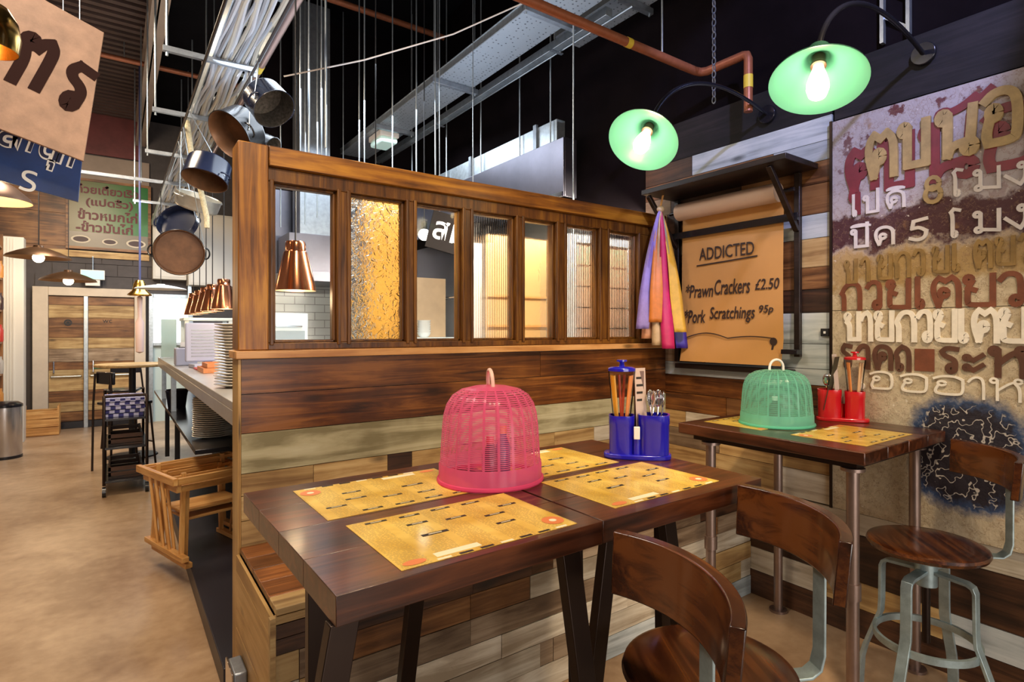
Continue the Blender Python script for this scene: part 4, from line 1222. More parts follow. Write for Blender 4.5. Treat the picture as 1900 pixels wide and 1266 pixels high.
mb = MB()
XS = 2.872
wall_text(mb, 'ADDICTED', XS, 2.20, 1.925, 0.37, 0.075, 0.006)
mb.flat([(XS - 2.93, 2.22 - 1.97, 1.895 - 1.25), (XS - 2.93, 2.0 - 1.97, 1.905 - 1.25), (XS - 2.93, 1.81 - 1.97, 1.915 - 1.25)], (0, 0.05, 1), 0.008, 0.001)
wall_text(mb, '*Prawn', XS, 2.30, 1.70, 0.20, 0.085, 0.010, shear=0.2)
wall_text(mb, 'Crackers', XS, 2.09, 1.71, 0.235, 0.090, 0.010, shear=0.2)
wall_text(mb, '£2.50', XS, 1.825, 1.725, 0.145, 0.060, 0.010, shear=0.2)
wall_text(mb, '*Pork', XS, 2.31, 1.545, 0.155, 0.085, 0.010, shear=0.2)
wall_text(mb, 'Scratchings', XS, 2.125, 1.545, 0.30, 0.095, 0.010, shear=0.2)
wall_text(mb, '95p', XS, 1.80, 1.585, 0.085, 0.055, 0.010, shear=0.2)
pts = [(XS - 2.93, ly(2.30 - 0.6 * i / 20), lz(1.455 + 0.03 * math.sin(PI * (i / 20) * 2) * (1 if i < 10 else -0.4))) for i in range(21)]
mb.flat(pts, (0, 0.1, 1), 0.006, 0.001)
mb.disc((0, 0, 0), 0.022, 14, 0, frame((XS - 2.93, ly(1.715), lz(1.44)), (0, -1, 0), (0, 0, 1)))
mb.flat([(XS - 2.93, ly(1.715), lz(1.43)), (XS - 2.93, ly(1.725), lz(1.38)), (XS - 2.93, ly(1.70), lz(1.365))], (0, 1, 0), 0.012, 0.001)
mb.build('handwriting', M_PEN, sheet)

# ------------------------------------------------------------------ ribbons
t = thing('ribbon_bunch', 'bunch of coloured ribbons tied together beside the kraft paper board', 'ribbons', (2.715, 2.37, 2.25))
RC = [('lilac', (0.30, 0.22, 0.60), -0.150, 0.04, 0.74), ('peach', (0.70, 0.33, 0.17), -0.095, 0.0, 0.80), ('orange', (0.66, 0.20, 0.03), -0.060, 0.05, 0.70), ('cream', (0.60, 0.42, 0.24), -0.030, 0.03, 0.84), ('magenta', (0.58, 0.02, 0.13), 0.030, 0.06, 0.86),
      ('green', (0.10, 0.30, 0.06), 0.005, 0.02, 0.83), ('olive', (0.32, 0.28, 0.15), 0.095, 0.02, 0.72), ('gold', (0.72, 0.42, 0.05), 0.125, 0.05, 0.76), ('indigo', (0.05, 0.03, 0.30), 0.165, -0.01, 0.86)]
rr = random.Random(4)
for nm, col, off, dep, ln in RC:
    mt_ = plain('ribbon_' + nm, col, 0.45, var=0.15, vscale=20)
    # spread runs along the picture's left-right through the bunch: direction (0.80, -0.59)
    vs = []; n = 26; wdt = 0.068
    ph = rr.uniform(0, 6)
    for i in range(n + 1):
        u = i / n
        s_ = off * 0.85 * (u ** 0.7)
        x_ = 0.80 * s_ - dep * u * 0.6; y_ = -0.59 * s_ - dep * u
        wv = 0.010 * math.sin(u * 7 + ph)
        ww = wdt * (0.18 + 0.95 * min(1, u * 1.4))
        for k in (-1, -0.33, 0.33, 1):
            fold = 0.009 * math.cos(k * 4 + ph) * min(1, 3 * u)
            vs.append((x_ + 0.80 * k * ww / 2 - 0.55 * (wv + fold), y_ - 0.59 * k * ww / 2 - 0.75 * (wv + fold), -u * ln))
    fs = [(i * 4 + j, i * 4 + j + 1, (i + 1) * 4 + j + 1, (i + 1) * 4 + j) for i in range(n) for j in range(3)]
    o = MB().add(vs, fs).build('ribbon', mt_, t, normals=False, smooth=80)
    o['label'] = nm + ' ribbon'
    sd = o.modifiers.new('cloth', 'SOLIDIFY'); sd.thickness = 0.0015
MB().sphere((0, 0, 0.0), 0.024, 10, 0, (1, 1, 0.8)).build('knot', plain('ribbon_knot', (0.7, 0.55, 0.35), 0.6), t)
MB().tube([(0, 0, 0.01), (0.02, 0.0, 0.08), (0.0, -0.05, 0.135)], 0.006, 8).build('loop', plain('ribbon_orange_loop', (0.7, 0.35, 0.1), 0.6), t)


# ------------------------------------------------------------------ painted metal sign on the right wall
def mural_mat():
    m, nt, b, N, L = base_mat('weathered_painted_metal')
    tc = N.new('ShaderNodeTexCoord'); sp = N.new('ShaderNodeSeparateXYZ'); L.new(tc.outputs['Object'], sp.inputs[0])

    def noise(sc, det=8, rough=0.65):
        n_ = N.new('ShaderNodeTexNoise'); n_.inputs['Scale'].default_value = sc; n_.inputs['Detail'].default_value = det; n_.inputs['Roughness'].default_value = rough
        L.new(tc.outputs['Object'], n_.inputs['Vector']); return n_.outputs['Fac']

    def math_(op, a, bb, c=None):
        n_ = N.new('ShaderNodeMath'); n_.operation = op
        for i, v in enumerate((a, bb, c)):
            if v is None: continue
            if isinstance(v, (int, float)): n_.inputs[i].default_value = v
            else: L.new(v, n_.inputs[i])
        return n_.outputs[0]

    def step(v, a, bb):
        n_ = N.new('ShaderNodeMapRange'); n_.inputs['From Min'].default_value = a; n_.inputs['From Max'].default_value = bb
        L.new(v, n_.inputs['Value']); return n_.outputs[0]

    def mix(f, a, col):
        n_ = N.new('ShaderNodeMix'); n_.data_type = 'RGBA'
        L.new(f, n_.inputs['Factor']); L.new(a, n_.inputs['A'])
        n_.inputs['B'].default_value = (*col, 1); return n_.outputs['Result']
    nz = noise(7); nf = noise(22); nb = noise(3.2)
    zj = math_('MULTIPLY_ADD', math_('SUBTRACT', nz, 0.5), 0.30, sp.outputs['Z'])       # height with a ragged edge
    cr = N.new('ShaderNodeValToRGB')
    e = cr.color_ramp.elements
    e[0].position = 0.3; e[0].color = (0.36, 0.28, 0.165, 1); e[1].position = 0.7; e[1].color = (0.70, 0.60, 0.43, 1)
    L.new(math_('MULTIPLY_ADD', nf, 0.5, math_('MULTIPLY', nb, 0.5)), cr.inputs[0])
    col = cr.outputs[0]
    # height in metres above the sign's lower edge (0.61 m above the floor)
    up = step(zj, 1.20, 1.32)
    col = mix(up, col, (0.40, 0.36, 0.37))
    gold = math_('MULTIPLY', step(zj, 1.08, 1.13), math_('SUBTRACT', 1.0, step(zj, 1.24, 1.30)))
    col = mix(math_('MULTIPLY', gold, 0.8), col, (0.36, 0.22, 0.06))
    mar = math_('MULTIPLY', step(zj, 1.27, 1.30), math_('SUBTRACT', 1.0, step(zj, 1.44, 1.47)))
    col = mix(mar, col, (0.055, 0.012, 0.018))
    rust = step(nz, 0.575, 0.61)
    col = mix(math_('MULTIPLY', rust, step(sp.outputs['Z'], 1.2, 1.9)), col, (0.12, 0.03, 0.035))
    rb = step(noise(11), 0.60, 0.72)
    col = mix(math_('MULTIPLY', rb, 0.7), col, (0.27, 0.14, 0.05))
    # hairline scratches and flaked spots
    sc_ = math_('SUBTRACT', 1.0, step(math_('ABSOLUTE', math_('SUBTRACT', noise(13, 5, 0.7), 0.5), 0), 0.004, 0.014))
    col = mix(math_('MULTIPLY', sc_, 0.55), col, (0.20, 0.12, 0.07))
    fl = step(noise(40, 4), 0.66, 0.70)
    col = mix(math_('MULTIPLY', fl, 0.7), col, (0.80, 0.74, 0.62))
    # sprayed blue and black patch low on the sign
    dy = math_('DIVIDE', math_('SUBTRACT', sp.outputs['Y'], 0.86 - 0.4), 0.21)
    dz = math_('DIVIDE', math_('SUBTRACT', sp.outputs['Z'], 0.97 - 0.61), 0.24)
    p4 = lambda v: math_('POWER', math_('ABSOLUTE', v, 0), 3.0)
    d = math_('ADD', p4(dy), p4(dz))
    d = math_('MULTIPLY_ADD', math_('SUBTRACT', nf, 0.5), 1.1, d)
    col = mix(math_('SUBTRACT', 1.0, step(d, 0.75, 1.35)), col, (0.035, 0.07, 0.16))
    col = mix(math_('SUBTRACT', 1.0, step(d, 0.45, 0.80)), col, (0.018, 0.014, 0.022))
    wob = math_('MULTIPLY', math_('SUBTRACT', 1.0, step(math_('ABSOLUTE', math_('SUBTRACT', noise(16, 2), 0.5), 0), 0.008, 0.020)), math_('SUBTRACT', 1.0, step(d, 0.5, 0.7)))
    col = mix(wob, col, (0.55, 0.50, 0.44))
    L.new(col, b.inputs['Base Color'])
    b.inputs['Roughness'].default_value = 0.5
    bp = N.new('ShaderNodeBump'); bp.inputs['Strength'].default_value = 0.6; bp.inputs['Distance'].default_value = 0.012
    L.new(nf, bp.inputs['Height']); L.new(bp.outputs['Normal'], b.inputs['Normal'])
    return m


MO = (2.918, 0.4, 0.61)
mb = MB()
mb.box(-0.004, 0.010, -2.4, 1.02, 0.0, 0.988).box(-0.004, 0.010, -2.4, 1.02, 0.991, 1.94)
mural = mb.build('painted_sign', mural_mat(), None, MO, smooth=0)
tag(mural, 'large weathered metal sign with layers of raised painted Thai lettering on the right wall', 'sign')
MB().box(-0.010, 0.010, 1.021, 1.033, -0.004, 1.945).build('edge_trim', M_STEELDARK, mural, smooth=0)
C_GOLD = plain('ochre_letter_paint', (0.36, 0.25, 0.10), 0.45, var=0.3, vscale=15)
C_RED = plain('maroon_letter_paint', (0.17, 0.012, 0.030), 0.45, var=0.25, vscale=15)
C_WHITE = plain('bone_letter_paint', (0.84, 0.78, 0.66), 0.45, var=0.12, vscale=15)
C_SILVER = plain('grey_letter_paint', (0.60, 0.56, 0.54), 0.45, var=0.12, vscale=15)
C_RUST = plain('rust_letter_paint', (0.18, 0.055, 0.026), 0.5, var=0.3, vscale=15)
C_OLD = plain('worn_gold_letter_paint', (0.26, 0.16, 0.05), 0.5, var=0.3, vscale=15)
C_BROWN = plain('brown_letter_paint', (0.11, 0.045, 0.026), 0.5, var=0.3, vscale=15)


def letters(mat, items, ext, lab):
    mb = MB()
    M = frame((2.9135 - MO[0], -MO[1], -MO[2]), (0, -1, 0), (0, 0, 1))
    for it in items:
        ch, yl, z, w_, h_ = it[:5]
        strokes(mb, M, ch, -yl, z, w_, h_, it[5] if len(it) > 5 else 0.02, ext)
    o = mb.build('lettering', mat, mural, smooth=20)
    o['label'] = lab
    return o


T1 = 0.040
letters(C_RED, [('ต', 1.345, 2.185, 0.125, 0.185, T1), ('บ', 1.19, 2.165, 0.125, 0.23, T1), ('น', 1.02, 2.165, 0.185, 0.24, T1), ('อ', 0.80, 2.165, 0.16, 0.24, T1), ('ย', 0.60, 2.18, 0.16, 0.24, T1)], 0.006, 'maroon top line of Thai lettering')
letters(C_RED, [('mai', 0.96, 2.43, 0.15, 0.11, 0.034), ('u', 1.325, 2.075, 0.05, 0.10, 0.03)], 0.006, 'maroon vowel and tone marks')
letters(C_GOLD, [('ต', 1.25, 2.225, 0.115, 0.20, 0.034), ('บ', 1.105, 2.245, 0.105, 0.19, 0.036), ('น', 0.955, 2.255, 0.125, 0.19, 0.036), ('อ', 0.80, 2.265, 0.115, 0.21, 0.036), ('ย', 0.65, 2.265, 0.13, 0.21, 0.036)], 0.014, 'ochre top line of Thai lettering')
letters(C_SILVER, [('เ', 1.318, 2.06, 0.04, 0.10, 0.013), ('ป', 1.268, 2.065, 0.065, 0.08, 0.013), ('ด', 1.17, 2.07, 0.075, 0.075, 0.013), ('i', 1.165, 2.155, 0.06, 0.025, 0.010)], 0.008, 'grey Thai word for open')
letters(C_SILVER, [('โ', 0.90, 2.08, 0.05, 0.085, 0.013), ('ม', 0.83, 2.085, 0.085, 0.085, 0.013), ('ง', 0.725, 2.085, 0.085, 0.085, 0.013)], 0.008, "grey Thai word for o'clock on the opening line")
letters(C_GOLD, [('8', 1.02, 2.075, 0.08, 0.10, 0.018)], 0.009, 'ochre figure 8')
letters(C_SILVER, [('ป', 1.325, 1.905, 0.075, 0.085, 0.014), ('ด', 1.22, 1.905, 0.08, 0.08, 0.014), ('i', 1.325, 2.005, 0.07, 0.025, 0.010)], 0.008, 'grey Thai word for closed')
letters(C_SILVER, [('5', 1.075, 1.905, 0.075, 0.095, 0.015)], 0.008, 'grey figure 5')
letters(C_SILVER, [('โ', 0.91, 1.905, 0.05, 0.09, 0.014), ('ม', 0.83, 1.91, 0.085, 0.085, 0.014), ('ง', 0.725, 1.91, 0.085, 0.09, 0.014)], 0.008, "grey Thai word for o'clock on the closing line")
letters(C_OLD, [(c_, 1.355 - 0.075 * k_, 1.735 + 0.004 * k_, 0.055, 0.11, 0.015) for k_, c_ in enumerate('ขายกวยเตยวขายก')], 0.007, 'worn gold line of Thai lettering')
letters(C_RUST, [('ก', 1.372, 1.605, 0.085, 0.125, 0.021), ('ว', 1.255, 1.605, 0.085, 0.125, 0.021), ('ย', 1.165, 1.605, 0.09, 0.125, 0.021), ('เ', 1.045, 1.605, 0.07, 0.13, 0.021), ('ต', 0.985, 1.605, 0.10, 0.125, 0.021), ('ย', 0.865, 1.605, 0.10, 0.125, 0.021), ('ว', 0.745, 1.605, 0.10, 0.125, 0.021), ('ข', 0.61, 1.605, 0.10, 0.125, 0.021)], 0.006, 'rust red line of Thai lettering')
letters(C_WHITE, [('ข', 1.352, 1.455, 0.068, 0.13, 0.021), ('า', 1.280, 1.455, 0.075, 0.13, 0.021), ('ย', 1.215, 1.455, 0.072, 0.13, 0.021), ('ก', 1.125, 1.455, 0.072, 0.13, 0.021), ('ว', 1.040, 1.455, 0.075, 0.13, 0.021), ('ย', 0.972, 1.455, 0.076, 0.13, 0.021), ('เ', 0.880, 1.455, 0.065, 0.13, 0.021), ('ต', 0.835, 1.455, 0.082, 0.13, 0.021), ('ย', 0.742, 1.455, 0.08, 0.13, 0.021), ('ว', 0.645, 1.455, 0.09, 0.13, 0.021)], 0.010, 'bone white line of Thai lettering')
letters(C_BROWN, [('ร', 1.375, 1.32, 0.06, 0.11, 0.02), ('า', 1.295, 1.32, 0.08, 0.11, 0.02), ('ค', 1.225, 1.32, 0.075, 0.105, 0.02), ('ถ', 1.130, 1.32, 0.055, 0.105, 0.02), ('ร', 0.955, 1.322, 0.085, 0.105, 0.02), ('ะ', 0.865, 1.325, 0.085, 0.09, 0.018), ('ห', 0.775, 1.315, 0.11, 0.115, 0.022), ('ย', 0.64, 1.32, 0.09, 0.11, 0.02)], 0.007, 'brown line of Thai lettering')
MB().box(2.9075 - MO[0], 2.9135 - MO[0], 0.975 - MO[1], 1.052 - MO[1], 1.318 - MO[2], 1.418 - MO[2]).build('rust_plate', C_RUST, mural, bevel=0.001)['label'] = 'small rusty square plate'
letters(C_WHITE, [('เ', 1.285, 1.222, 0.05, 0.085, 0.008), ('อ', 1.245, 1.225, 0.10, 0.08, 0.010), ('อ', 1.115, 1.222, 0.11, 0.08, 0.010), ('อ', 0.985, 1.222, 0.115, 0.08, 0.010), ('า', 0.85, 1.215, 0.09, 0.09, 0.009), ('ห', 0.775, 1.215, 0.10, 0.09, 0.009), ('ร', 0.65, 1.215, 0.07, 0.09, 0.009)], 0.008, 'thin bone white bottom line of Thai lettering')

# small switch on the plank wall
t = thing('wall_switch', 'tiny black switch on the pale plank beside the kraft paper board', 'switch', (2.93, 1.46, 1.49))
MB().box(-0.014, -0.001, -0.022, 0.022, -0.02, 0.02).build('face_plate', M_BLACK, t, bevel=0.002)
MB().box(-0.018, -0.0145, -0.005, 0.005, -0.006, 0.006).build('toggle', M_WHITE, t)

# ------------------------------------------------------------------ overhead services
def perforated():
    m, nt, b, N, L = base_mat('perforated_steel')
    tc = N.new('ShaderNodeTexCoord'); vo = N.new('ShaderNodeTexVoronoi'); vo.inputs['Scale'].default_value = 28; vo.inputs['Randomness'].default_value = 0.25
    L.new(tc.outputs['Object'], vo.inputs['Vector'])
    mr = N.new('ShaderNodeMapRange'); mr.inputs['From Min'].default_value = 0.16; mr.inputs['From Max'].default_value = 0.2
    L.new(vo.outputs['Distance'], mr.inputs['Value'])
    mx = N.new('ShaderNodeMix'); mx.data_type = 'RGBA'; mx.inputs['A'].default_value = (0.10, 0.11, 0.13, 1); mx.inputs['B'].default_value = (0.42, 0.47, 0.52, 1)
    L.new(mr.outputs[0], mx.inputs['Factor']); L.new(mx.outputs['Result'], b.inputs['Base Color'])
    b.inputs['Metallic'].default_value = 0.6; b.inputs['Roughness'].default_value = 0.45
    return m


M_PERF = perforated()
ZC = 4.94


def cable_tray(label, x0, x1, y0, y1, z, hangers, loc_y=None):
    cx, cy = (x0 + x1) / 2, (y0 + y1) / 2
    t = thing('cable_tray', label, 'cable tray', (cx, cy, z))
    hw = (x1 - x0) / 2; hl = (y1 - y0) / 2
    MB().box(-hw, hw, -hl, hl, 0, 0.003).build('tray_base', M_PERF, t, smooth=0)
    for s in (-1, 1):
        MB().box(s * hw - 0.003, s * hw + 0.003, -hl, hl, 0.0031, 0.055).box(s * hw - 0.008, s * hw + 0.008, -hl, hl, 0.0552, 0.059).build('side_rail', M_GALV, t, smooth=0)
    for yy in hangers:
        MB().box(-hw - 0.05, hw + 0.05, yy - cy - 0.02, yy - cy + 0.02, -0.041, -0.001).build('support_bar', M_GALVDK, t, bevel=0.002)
        for s in (-1, 1):
            MB().cyl((s * (hw + 0.03), yy - cy, -0.055), (s * (hw + 0.03), yy - cy, ZC - z - 0.045), 0.0055, n=8).build('hanger_rod', M_GALV, t)
    return t


cable_tray('wide perforated steel cable tray running away above the glazed partition', 2.07, 2.38, 2.35, 8.2, 3.50, (2.85, 4.10, 5.35, 6.9))
t = thing('cable_trunking', 'narrow steel trunking running just right of the wide cable tray', 'trunking', (2.50, 4.75, 3.50))
MB().box(-0.028, 0.028, -2.15, 2.6, -0.028, 0.028).build('channel', M_GALV, t, bevel=0.002)
MB().cyl((0.055, -2.3, -0.012), (0.055, 2.6, -0.012), 0.008, n=10).build('conduit', M_GALV, t)
for yy in (-1.6, 0.2, 2.0):
    MB().cyl((0, yy, 0.029), (0, yy, ZC - 3.545), 0.0055, n=8).build('hanger_rod', M_GALV, t)
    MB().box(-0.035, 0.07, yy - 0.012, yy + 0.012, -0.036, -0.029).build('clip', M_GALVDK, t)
cable_tray('short end of a steel cable tray at the top right of the wide tray', 2.62, 2.86, 2.30, 3.30, 3.66, (2.62,))
t = thing('emergency_light', 'small clear lens emergency light fixed under the wide cable tray', 'light fitting', (2.22, 5.6, 3.46))
MB().box(-0.10, 0.10, -0.16, 0.16, -0.02, 0.0385).build('body', M_WHITEPL, t, bevel=0.008)
MB().box(-0.09, 0.09, -0.15, 0.15, -0.075, -0.0205).build('lens', plain('prismatic_lens', (0.65, 0.85, 0.80), 0.2, emit=(0.6, 0.9, 0.8), estr=0.35), t, bevel=0.02)

# cable ladder with a bundle of pale cables, left of the tray
t = thing('cable_bundle', 'thick bundle of pale cables lying on a steel ladder down the passage', 'cables', (0.62, 6.0, 3.2))
rr = random.Random(11)
M_CAB = [plain('pale_cable', (0.70, 0.74, 0.80), 0.4), plain('grey_cable', (0.45, 0.50, 0.56), 0.45), plain('cream_cable', (0.62, 0.58, 0.48), 0.5)]
for k in range(22):
    x_ = -0.105 + 0.0185 * (k % 12) + rr.uniform(-0.004, 0.004)
    z_ = 0.015 + 0.030 * (k // 12) + rr.uniform(0, 0.008)
    ph = rr.uniform(0, 6); am = rr.uniform(0.004, 0.020)
    pts = [(x_ + am * math.sin(i * 1.3 + ph), -3.2 + i * 0.25, z_ + am * 0.8 * math.sin(i * 1.9 + ph * 2)) for i in range(34)]
    MB().tube(pts, rr.choice((0.009, 0.011, 0.014)), 7).build('cable', M_CAB[k % 3], t)
for s in (-1, 1):
    MB().box(s * 0.125 - 0.003, s * 0.125 + 0.003, -3.2, 5.1, 0.0, 0.09).build('side_rail', M_GALV, t, smooth=0)
for k in range(22):
    y_ = -3.1 + k * 0.38
    MB().box(-0.121, 0.121, y_ - 0.02, y_ + 0.02, 0.078, 0.09).build('rung', M_GALV, t, smooth=0)
for k, yy in enumerate((4.04, 5.20, 6.45, 7.7, 9.0)):
    xl = 0.235 if k < 3 else (-0.75 if k == 3 else 0.2)
    b = MB().box(xl - 0.62, 0.742 - 0.62, yy - 6.015, yy - 5.985, -0.035, -0.003).build('support_bar', M_GALVDK, t, smooth=0)
    for xx in ((xl + 0.02, 0.735) if k != 3 else (xl + 0.02, 0.245, 0.735)):
        MB().cyl((xx - 0.62, yy - 6.0, -0.06), (xx - 0.62, yy - 6.0, ZC - 3.2 - 0.06), 0.0075, n=8).build('hanger_rod', M_GALV, t)

# pipes
t = thing('copper_pipe', 'long copper pipe beside the cable bundle with a yellow tape mark', 'pipe', (0.785, 5.4, 3.25))
MB().cyl((0, -2.9, 0), (0, 4.2, 0), 0.022, n=18).build('pipe', plain('pinkish_copper', (0.55, 0.36, 0.30), 0.3, 0.85), t)
MB().cyl((0, -1.30, 0), (0, -1.20, 0), 0.0235, n=18).build('yellow_tape', M_YELLOW, t)
for yy in (-1.36, 0.9, 3.3):
    MB().cyl((0, yy, 0.022), (0, yy, ZC - 3.29), 0.005, n=8).build('hanger_rod', M_GALV, t)
t = thing('gas_pipe', 'rust coloured gas pipe crossing above the room below the wide tray', 'pipe', (1.7, 2.10, 3.0))
pts = [(-1.6, 0, 0), (1.00, 0, 0), (1.04, -0.01, 0), (1.06, -0.04, 0), (1.10, -0.25, 0.02), (1.10, -0.27, 0.015), (1.10, -0.28, -0.01), (1.10, -0.28, -0.30)]
MB().tube(pts, 0.024, 16).build('pipe', M_COPPERPIPE, t)
for xx in (0.44, -0.5):
    MB().cyl((xx, 0, 0), (xx + 0.035, 0, 0), 0.0255, n=16).build('yellow_tape', M_YELLOW, t)
MB().cyl((1.10, -0.28, -0.17), (1.10, -0.28, -0.10), 0.0255, n=16).build('yellow_tape', M_YELLOW, t)
for xx in (-0.85, 0.72):
    MB().cyl((xx, 0, 0.022), (xx, 0, ZC - 3.05), 0.005, n=8).build('hanger_rod', M_GALV, t)
for i, yy in enumerate((5.6, 8.3)):
    o = MB().cyl((-2.38, yy, 4.70), (2.9, yy, 4.70), 0.03, n=14).build('sprinkler_pipe', M_COPPERPIPE)
    tag(o, ('thin rust brown pipe crossing high under the roof, nearer one', 'thin rust brown pipe crossing high under the roof, farther one')[i], 'pipe')
    for xx in (-1.2, 0.1, 1.6):
        MB().cyl((xx, yy, 4.728), (xx, yy, 4.95), 0.006, n=8).build('hanger_rod', M_GALV, o)
o = MB().tube([(0.80, 3.55, 2.985), (1.2, 3.33, 3.11), (1.65, 3.06, 3.29), (2.06, 2.82, 3.53)], 0.0045, 8).build('stay_wire', plain('pale_wire', (0.75, 0.68, 0.62), 0.4))
tag(o, 'pale wire stretched from the pan rail up to the wide cable tray', 'wire')

# threaded rods standing free above the kitchen
rods = [(0.98, 3.35, 2.55), (1.02, 3.85, 2.5), (1.08, 4.3, 2.5), (1.2, 4.2, 2.6), (1.35, 4.6, 2.6), (1.45, 5.2, 2.5), (1.55, 4.3, 2.5), (1.72, 4.9, 2.6), (1.9, 4.6, 2.6), (1.95, 3.9, 2.55), (1.98, 4.3, 2.6), (2.62, 4.35, 2.86), (2.62, 3.75, 2.86), (2.62, 3.35, 2.86), (2.62, 5.0, 2.86), (2.62, 5.8, 2.86), (1.30, 5.9, 2.5), (1.45, 5.6, 2.5), (2.0, 6.2, 2.6)]
rod_m = MB().cyl((0, 0, 0), (0, 0, 1), 0.006, n=8)
r0 = None
for x_, y_, z_ in rods:
    if r0 is None:
        r0 = rod_m.build('threaded_rod', M_GALV)
        o = r0
    else:
        o = r0.copy(); COL.objects.link(o)
    o.location = (x_, y_, z_); o.scale = (1, 1, 4.955 - z_)
    tag(o, 'thin bright steel rod hanging from the dark ceiling above the kitchen', 'rod', 'hanging rods above the kitchen')
o = MB().cyl((2.36, 2.78, 2.12), (2.36, 2.78, 3.49), 0.0055, n=8).build('steel_rod', M_GALV)
tag(o, 'bright steel rod hanging in front of the others, just left of the smaller green lamp', 'rod')

# chain and cable ladder by the lamps
t = MB()
for k in range(34):
    T = Matrix.Translation((0, 0, -0.034 * k)) @ Matrix.Rotation(PI / 2 * (k % 2), 4, 'Z') @ Matrix.Rotation(PI / 2, 4, 'X') @ Matrix.Diagonal((0.55, 1, 1, 1))
    t.lathe([(0.016, -0.0028), (0.0216, -0.0028), (0.0216, 0.0028), (0.016, 0.0028)], 12, 0, T, close=True)
o = t.build('hanging_chain', M_GALVDK, None, (2.55, 1.86, 3.84))
tag(o, 'thin steel chain hanging between the two green lamps', 'chain')
t = thing('cable_ladder', 'short galvanised cable ladder running up the dark wall above the painted sign', 'cable ladder', (2.94, 1.14, 2.86))
for s in (-1, 1):
    MB().box(-0.02, 0.008, s * 0.055 - 0.008, s * 0.055 + 0.008, 0, 2.06).build('side_rail', M_GALV, t, smooth=0)
for k in range(14):
    MB().flat([(-0.006, -0.046, 0.04 + 0.14 * k), (-0.006, 0.046, 0.12 + 0.14 * k)], (1, 0, 0), 0.008, 0.012).build('rung', M_GALV, t, smooth=0)


for x_, lab in ((0.44, 'dark pan rail hung under the cable bundle, left one'), (0.70, 'dark lamp rail hung under the cable bundle, right one')):
    t = thing('ceiling_rail', lab, 'rail', (x_, 5.6, 3.115))
    MB().cyl((0, -2.85, 0), (0, 2.6, 0), 0.009, n=12).build('rail', M_STEELDARK, t)
    for yy in (4.04, 5.20, 6.45, 7.7):
        MB().cyl((0, yy - 5.6, 0.009), (0, yy - 5.6, 0.0495), 0.005, n=8).build('hanger', M_STEELDARK, t)

# ------------------------------------------------------------------ pans hanging over the pass
def pan(label, c, d, r, h, outer, inner, wires=True, handle=None):
    """open pan, mouth facing d"""
    c = Vector(c); d = Vector(d).normalized()
    t = thing('hanging_pan', label, 'pan', c)
    T = d.to_track_quat('Z', 'Y').to_matrix().to_4x4()
    MB().lathe([(0.0005, -h / 2), (r * 0.90, -h / 2), (r * 0.96, -h / 2 + 0.012), (r, h / 2 - 0.008), (r * 1.03, h / 2), (r * 1.0, h / 2 + 0.002)], 40, 0, T).build('body', outer, t)
    MB().lathe([(r * 1.0, h / 2 + 0.002), (r * 0.97, h / 2 - 0.004), (r * 0.93, -h / 2 + 0.02), (0.0005, -h / 2 + 0.018)], 40, 0, T).build('lining', inner, t)
    for s in (-1, 1):
        pts = [T @ Vector((s * (r + 0.032 * math.sin(PI * i / 8)), 0.045 * math.cos(PI * i / 8), h * 0.30)) for i in range(9)]
        MB().tube(pts, 0.006, 8).build('handle', outer, t)
    hi = max((T @ Vector((s * r, 0, h * 0.3)) for s in (-1, 1)), key=lambda v: v.z)
    top = Vector((hi.x * 0.6, hi.y * 0.6, 3.110 - c.z))
    top.x = 0.70 - c.x if c.x > 0.6 else 0.44 - c.x
    if abs(c.x - 0.62) < 0.5:
        MB().tube([hi, hi * 0.4 + top * 0.6, top], 0.0035, 6).build('hanging_wire', M_GALV, t)
    return t


M_ENB = plain('blue_black_enamel', (0.010, 0.016, 0.045), 0.24, coat=0.15)
M_ENK = plain('black_enamel', (0.010, 0.010, 0.012), 0.24, coat=0.15)
M_RUSTB = plain('burnt_brown_metal', (0.16, 0.075, 0.035), 0.4, 0.3, var=0.35, vscale=9)
M_SPECK = plain('sooty_metal', (0.07, 0.062, 0.055), 0.35, 0.5, var=0.7, vscale=60)
M_ALU = plain('dull_aluminium', (0.62, 0.62, 0.58), 0.35, 0.8, var=0.1)
pan('blue-black pan with sooty inside, highest of the hanging pans', (0.76, 3.78, 2.90), (0.35, -0.62, -0.70), 0.125, 0.15, M_ENB, M_SPECK)
pan('shiny black pan with brown inside, just above the corner post', (0.64, 4.05, 2.77), (-0.72, -0.35, -0.60), 0.155, 0.15, M_ENK, M_RUSTB)
pan('grey lidded pan tilted right against the shiny black pan', (0.82, 4.28, 2.75), (0.75, -0.5, -0.42), 0.115, 0.14, M_ENK, M_SPECK)
pan('dark blue pan hanging bottom outward, left of the corner post', (0.57, 4.92, 2.70), (-0.25, -0.25, -0.93), 0.155, 0.17, M_ENB, M_RUSTB)
pan('pale aluminium pan in the middle of the hanging string', (0.56, 5.45, 2.56), (0.2, -0.35, 0.9), 0.165, 0.11, M_ALU, M_ALU)
pan('square looking black tray with blue sheen below the aluminium pan', (0.45, 5.75, 2.42), (-0.45, -0.65, 0.35), 0.16, 0.08, M_ENB, M_ENB)
pan('black round pan with brown inside, lowest of the hanging pans', (0.42, 5.30, 2.12), (-0.12, -0.95, -0.14), 0.175, 0.10, M_ENK, M_RUSTB)
o = MB().tube([(0.47, 5.3, 3.17), (0.50, 5.28, 2.9), (0.56, 5.25, 2.62), (0.60, 5.22, 2.40), (0.60, 5.22, 2.32)], 0.02, 10).build('hanging_rope', plain('cream_rope', (0.62, 0.55, 0.36), 0.8, var=0.3, vscale=60))
tag(o, 'thick cream rope hanging among the pans left of the corner post', 'rope')


